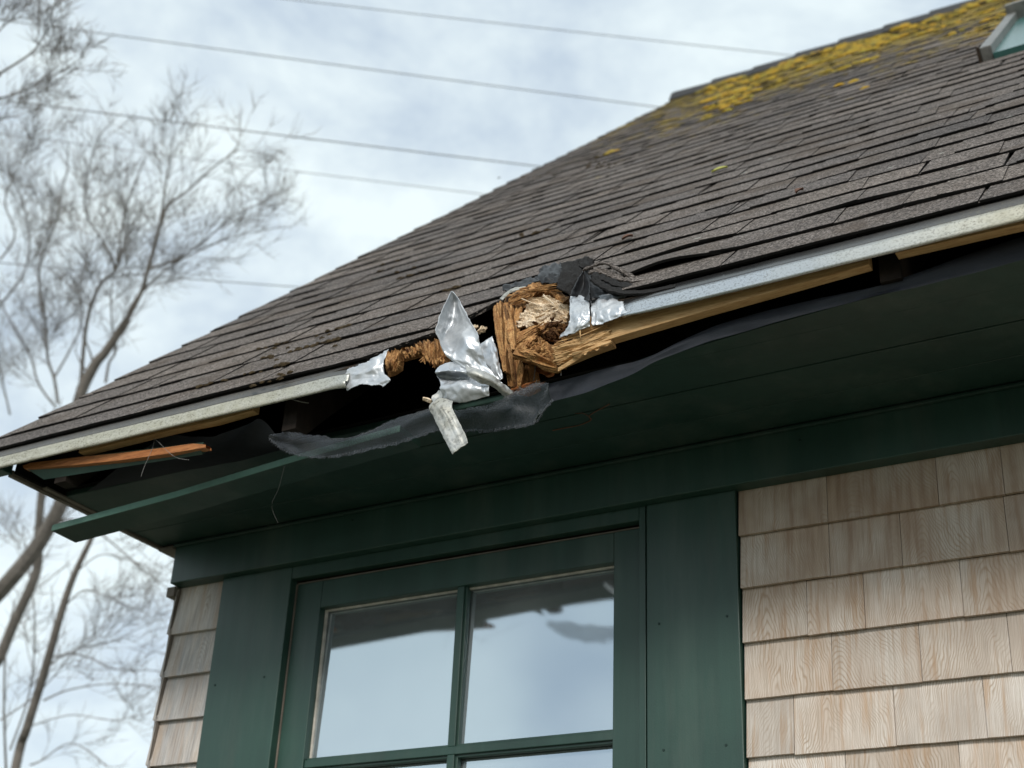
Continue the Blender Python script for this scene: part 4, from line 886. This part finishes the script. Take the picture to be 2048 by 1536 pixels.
# ---- moss
def clump(m, x, t, s, fl=.5):
    c = roofp(x, t, .008 + s * .1); b = len(m.v); n1_, n2_ = 7, 4; sd = rnd.uniform(0, 99)
    for i in range(n2_):
        a = i / n2_ * math.pi / 2
        for j in range(n1_):
            p = j / n1_ * 2 * math.pi; r = s * (1 + .5 * noise.noise(Vector((math.cos(p) * 1.5, math.sin(p) * 1.5, sd + i))))
            m.v.append(c + Vector((math.cos(p) * r * math.cos(a) * 1.25, math.sin(p) * r * math.cos(a) * CT, math.sin(p) * r * math.cos(a) * ST)) + Vector((0, -ST, CT)) * (math.sin(a) * s * fl * (1 + .4 * noise.noise(Vector((j, i, sd))))))
    m.v.append(c + Vector((0, -ST, CT)) * s * fl * 1.1); tp = len(m.v) - 1; tn_ = rnd.random()
    for i in range(n2_ - 1):
        for j in range(n1_): m.face((b + i * n1_ + j, b + i * n1_ + (j + 1) % n1_, b + (i + 1) * n1_ + (j + 1) % n1_, b + (i + 1) * n1_ + j), tn_)
    for j in range(n1_): m.face((b + (n2_ - 1) * n1_ + j, b + (n2_ - 1) * n1_ + (j + 1) % n1_, tp), tn_)
m = MB(); k = 0
while k < 4600:
    x = rnd.uniform(XRAKE, .8); t = TR - .08 - abs(rnd.gauss(0, 1.35))
    if t < 3.0 or (SK0 - .05 < x < SK1 and t < SKT1 + .1): continue
    d = noise.noise(Vector((x * 2.2, t * 2.6, 4))) + noise.noise(Vector((x * 6, t * 6, 8))) * .6
    if d < .06 + (TR - t) * .14 + max(0, -2.35 - x) * .8: continue
    clump(m, x, t, rnd.uniform(.010, .036) * (1.2 if t > TR - .5 else .75), .45); k += 1
tag(m.build('moss', MOSSY), 'yellow moss crusting the top of the roof below the ridge', 'moss', kind='stuff')
m = MB()
for (px, py, n, sp) in ((530, 745, 9, 20), (545, 692, 9, 16), (600, 698, 6, 10), (590, 703, 3, 6), (672, 667, 10, 14), (655, 672, 6, 14), (560, 748, 9, 18), (410, 772, 8, 12), (540, 718, 6, 10), (900, 583, 7, 5), (820, 545, 12, 16), (650, 690, 6, 16), (1060, 470, 12, 20), (1190, 330, 16, 30), (1090, 350, 10, 30), (790, 530, 6, 12)):
    for k in range(n):
        x, t = PR(px + rnd.gauss(0, sp), py + rnd.gauss(0, 2) - 0, .01); x2, t2 = x, round(t / E_) * E_ - .004 + rnd.uniform(-.012, .01) if rnd.random() < .8 else t
        clump(m, x2, t2, rnd.uniform(.004, .009), .7)
tag(m.build('moss', MOSSD), 'small dark brown moss clumps in the shingle gaps on the lower roof', 'moss', kind='stuff')

# ================================================================ WIRES
WD = 15.0
for (a, b, lb, r, dd) in (((560, -2), (1620, 116), 'uppermost overhead cable, crossing the sky to the right above all the others', .0055, 15), ((-40, 35), (1350, 220), 'second overhead cable from the top, ending behind the mossy end of the roof', .0075, 16), ((-40, 196), (1110, 338), 'third overhead cable from the top, thick and pale across the middle of the sky', .0085, 15), ((-40, 264), (1010, 395), 'fourth overhead cable from the top, running just under the thick pale one', .006, 17), ((-40, 524), (600, 576), 'lowest overhead cable, dark and passing through the bare branches', .0055, 12)):
    A, B = PD(*a, dd), PD(*b, dd + 1.5); d = B - A; A = A - d * 2.6; B = B + d * 2.6; pts = []
    for k in range(25):
        u = k / 24; p = A.lerp(B, u); p.z -= .35 * (4 * u * (1 - u)) - .35; pts.append(p)
    m = MB(); m.tube(pts, r, 6); tag(m.build('overhead_cable', WIRE), lb, 'cable', 'overhead cables')

# ================================================================ TREES
def twigs(m, pts, r0, depth, dens, L0, rg):
    n = len(pts) - 1; length = sum((pts[k + 1] - pts[k]).length for k in range(n))
    cnt = max(1, int(length * dens * 2.1))
    for c in range(cnt):
        u = rg.uniform(.12, 1.0); k = min(int(u * n), n - 1); f = u * n - k; p = pts[k].lerp(pts[k + 1], f); d = (pts[k + 1] - pts[k]).normalized()
        ax = Vector((rg.gauss(0, 1), rg.gauss(0, 1), rg.gauss(0, 1))); ax = (ax - d * ax.dot(d)).normalized()
        a = rg.uniform(.45, 1.05); v = d * math.cos(a) + ax * math.sin(a) + Vector((0, 0, .16)); v.normalize()
        L_ = L0 * rg.uniform(.5, 1.1) * (1.15 - u * .5); seg = 4; q = [p]
        for s in range(seg):
            v = (v + Vector((rg.gauss(0, 1), rg.gauss(0, 1), rg.gauss(0, 1))) * .11 + Vector((0, 0, .06))).normalized(); q.append(q[-1] + v * (L_ / seg))
        r = max(r0 * .5, .0027); m.tube(q, [r * (1 - .18 * s) for s in range(seg + 1)], 3 if depth < 3 else 4, cap=False)
        if depth > 1: twigs(m, q, r, depth - 1, dens * 1.35, L0 * .58, rg)
def limb(m, pts, r0, r1, rg, dens=1.6, depth=3, L0=1.1):
    n = max(8, len(pts) * 4); q = [cat(pts, k / n) for k in range(n + 1)]
    m.tube(q, [r0 + (r1 - r0) * k / n for k in range(n + 1)], 7, cap=False)
    if dens: twigs(m, q, r1 * 1.1, depth, dens, L0, rg)
def tree(label, limbs, trunk_to, D, seed, group='bare trees beyond the house'):
    rg = random.Random(seed); root = empty('bare_tree', label, 'tree', group); tr = MB(); cw = MB()
    for (path, w0, w1, dens, depth, L0, main) in limbs:
        pts = [PD(a, b, D + (c[0] if c else 0)) for a, b, *c in path]; k = D / F_PX / 2 * .66
        if main: 
            b = pts[0]; pts = [Vector((trunk_to[0], trunk_to[1], 0)), Vector((trunk_to[0], trunk_to[1], 0)).lerp(b, .5)] + pts
            q = [cat(pts, i / 40) for i in range(41)]; tr.tube(q, [w0 * k * (1.5 - .5 * i / 40) if i < 20 else (w0 + (w1 - w0) * (i - 20) / 20) * k * 1.25 for i in range(41)], 9)
            twigs(cw, q[14:], w1 * k * .8, depth, dens, L0, rg)
        else: limb(cw, pts, w0 * k, w1 * k, rg, dens, depth, L0)
    tr.build('trunk', BARK, root); cw.build('crown', BARK, root)
g0 = PD(-420, 1536, 14)
tree('tallest bare tree, forked grey limbs rising behind the corner and spreading above the lower roof', [
    ([(-160, 1370), (0, 1183), (54, 1119), (83, 1078), (124, 1003), (150, 900), (158, 800), (190, 729), (211, 704), (255, 638)], 36, 18, .9, 3, .7, True),
    ([(255, 638), (283, 583), (296, 538), (319, 456), (337, 410), (374, 383), (424, 337), (474, 301)], 15, 3, 4.2, 3, .85, False),
    ([(255, 638), (270, 600), (330, 540), (400, 500), (480, 470), (560, 455)], 9, 2, 4.2, 3, .8, False),
    ([(296, 538), (350, 520), (410, 480), (470, 430), (540, 400)], 8, 2, 4.2, 3, .75, False),
    ([(319, 456), (330, 380), (340, 320), (350, 260)], 8, 2, 4.5, 3, .7, False),
    ([(160, 790), (173, 647), (200, 570), (232, 538), (242, 469), (255, 410), (292, 310)], 13, 3, 4.0, 3, .85, False),
    ([(211, 766), (218, 726), (231, 700), (223, 638), (225, 560), (250, 500)], 9, 3, 4.0, 3, .8, False),
    ([(232, 538), (205, 480), (170, 420), (180, 330), (200, 270)], 8, 2, 4.0, 3, .8, False),
    ([(124, 1003), (170, 980), (250, 1010), (330, 1100)], 8, 2, 2.6, 3, .8, False),
    ([(83, 1078), (130, 1040), (190, 1060), (300, 1150), (340, 1180)], 9, 2, 3.0, 3, .8, False)], (g0.x, g0.y), 14, 5)
g1 = PD(-160, 1560, 15.5)
tree('bare tree at the left picture edge, with thin upright stems above the roof corner', [
    ([(-40, 1400), (0, 1314), (25, 1252), (58, 1181), (75, 1132), (77, 1066), (83, 983), (95, 900), (112, 820)], 24, 14, 1.2, 3, .8, True),
    ([(116, 808), (108, 756), (95, 715), (91, 640), (80, 592), (82, 515), (109, 456), (123, 387), (137, 337)], 10, 3, 3.8, 3, .85, False),
    ([(108, 756), (140, 700), (165, 640), (160, 560), (185, 480)], 7, 2, 3.8, 3, .8, False),
    ([(112, 815), (78, 769), (58, 706), (20, 640), (0, 600), (-30, 540)], 7, 3, 3.8, 3, .8, False),
    ([(-20, 640), (0, 610), (40, 560), (60, 500), (50, 420), (20, 340)], 8, 2, 4.2, 3, .85, False),
    ([(20, 830), (5, 760), (-5, 700), (10, 620)], 6, 2, 3.4, 3, .8, False),
    ([(0, 520), (30, 470), (10, 400), (40, 330), (60, 270)], 6, 2, 4.5, 3, .8, False)], (g1.x, g1.y), 15.5, 9)
g2 = PD(0, 1700, 12)
tree('slender young bare tree leaning up to the right below the hanging plank', [
    ([(29, 1545), (54, 1455), (91, 1335), (124, 1219), (149, 1148), (182, 1078), (215, 1000)], 21, 10, .6, 3, .7, True),
    ([(108, 1314), (145, 1308), (186, 1318), (224, 1337), (315, 1341)], 6, 2, 3.2, 3, .6, False),
    ([(87, 1401), (137, 1380), (215, 1368), (315, 1372)], 6, 2, 3.2, 3, .6, False),
    ([(60, 1530), (83, 1521), (145, 1486), (215, 1534)], 6, 2, 3.2, 3, .6, False),
    ([(12, 1540), (8, 1417), (12, 1293), (30, 1200)], 8, 4, 2.2, 3, .6, False),
    ([(0, 1440), (60, 1400), (110, 1350), (160, 1290), (230, 1240)], 5, 2, 3.4, 3, .7, False),
    ([(124, 1219), (170, 1180), (230, 1200), (300, 1230)], 5, 2, 3.2, 3, .7, False), ([(91, 1335), (150, 1300), (230, 1280), (330, 1230)], 4, 1.5, 3.6, 3, .7, False),
    ([(20, 1500), (60, 1380), (70, 1250), (60, 1130), (80, 1030)], 6, 2, 3.6, 3, .7, False), ([(54, 1455), (140, 1430), (230, 1440), (320, 1420)], 4, 1.5, 3.6, 3, .7, False), ([(149, 1148), (200, 1110), (260, 1120), (320, 1150)], 4, 1.5, 3.8, 3, .6, False)], (g2.x, g2.y), 12, 13)
g3 = PD(-900, 1200, 11)
tree('tip of a spreading bare tree reaching in at the top left corner', [
    ([(-500, 600), (-250, 350), (-90, 190), (0, 147)], 34, 14, .8, 3, .7, True),
    ([(0, 147), (59, 109), (82, 82), (110, 40)], 8, 2, 6.5, 3, .55, False), ([(-60, 200), (0, 196), (46, 182), (96, 160), (170, 110)], 7, 2, 6.0, 3, .55, False),
    ([(-250, 350), (-300, 150), (-280, -60), (-240, -250)], 14, 3, 3.5, 3, .9, False), ([(-400, 480), (-520, 260), (-640, 60), (-700, -150)], 16, 3, 3.5, 3, .9, False), ([(-90, 190), (-120, 20), (-80, -160), (-20, -320)], 11, 3, 3.5, 3, .9, False), ([(-300, 400), (-420, 100), (-450, -150), (-430, -400)], 14, 3, 3.5, 3, .9, False),
    ([(-80, 180), (-30, 100), (10, 50), (50, 30)], 8, 2, 6.0, 3, .55, False), ([(-60, 260), (0, 240), (40, 230)], 6, 2, 5, 3, .5, False)], (g3.x, g3.y), 11, 17)
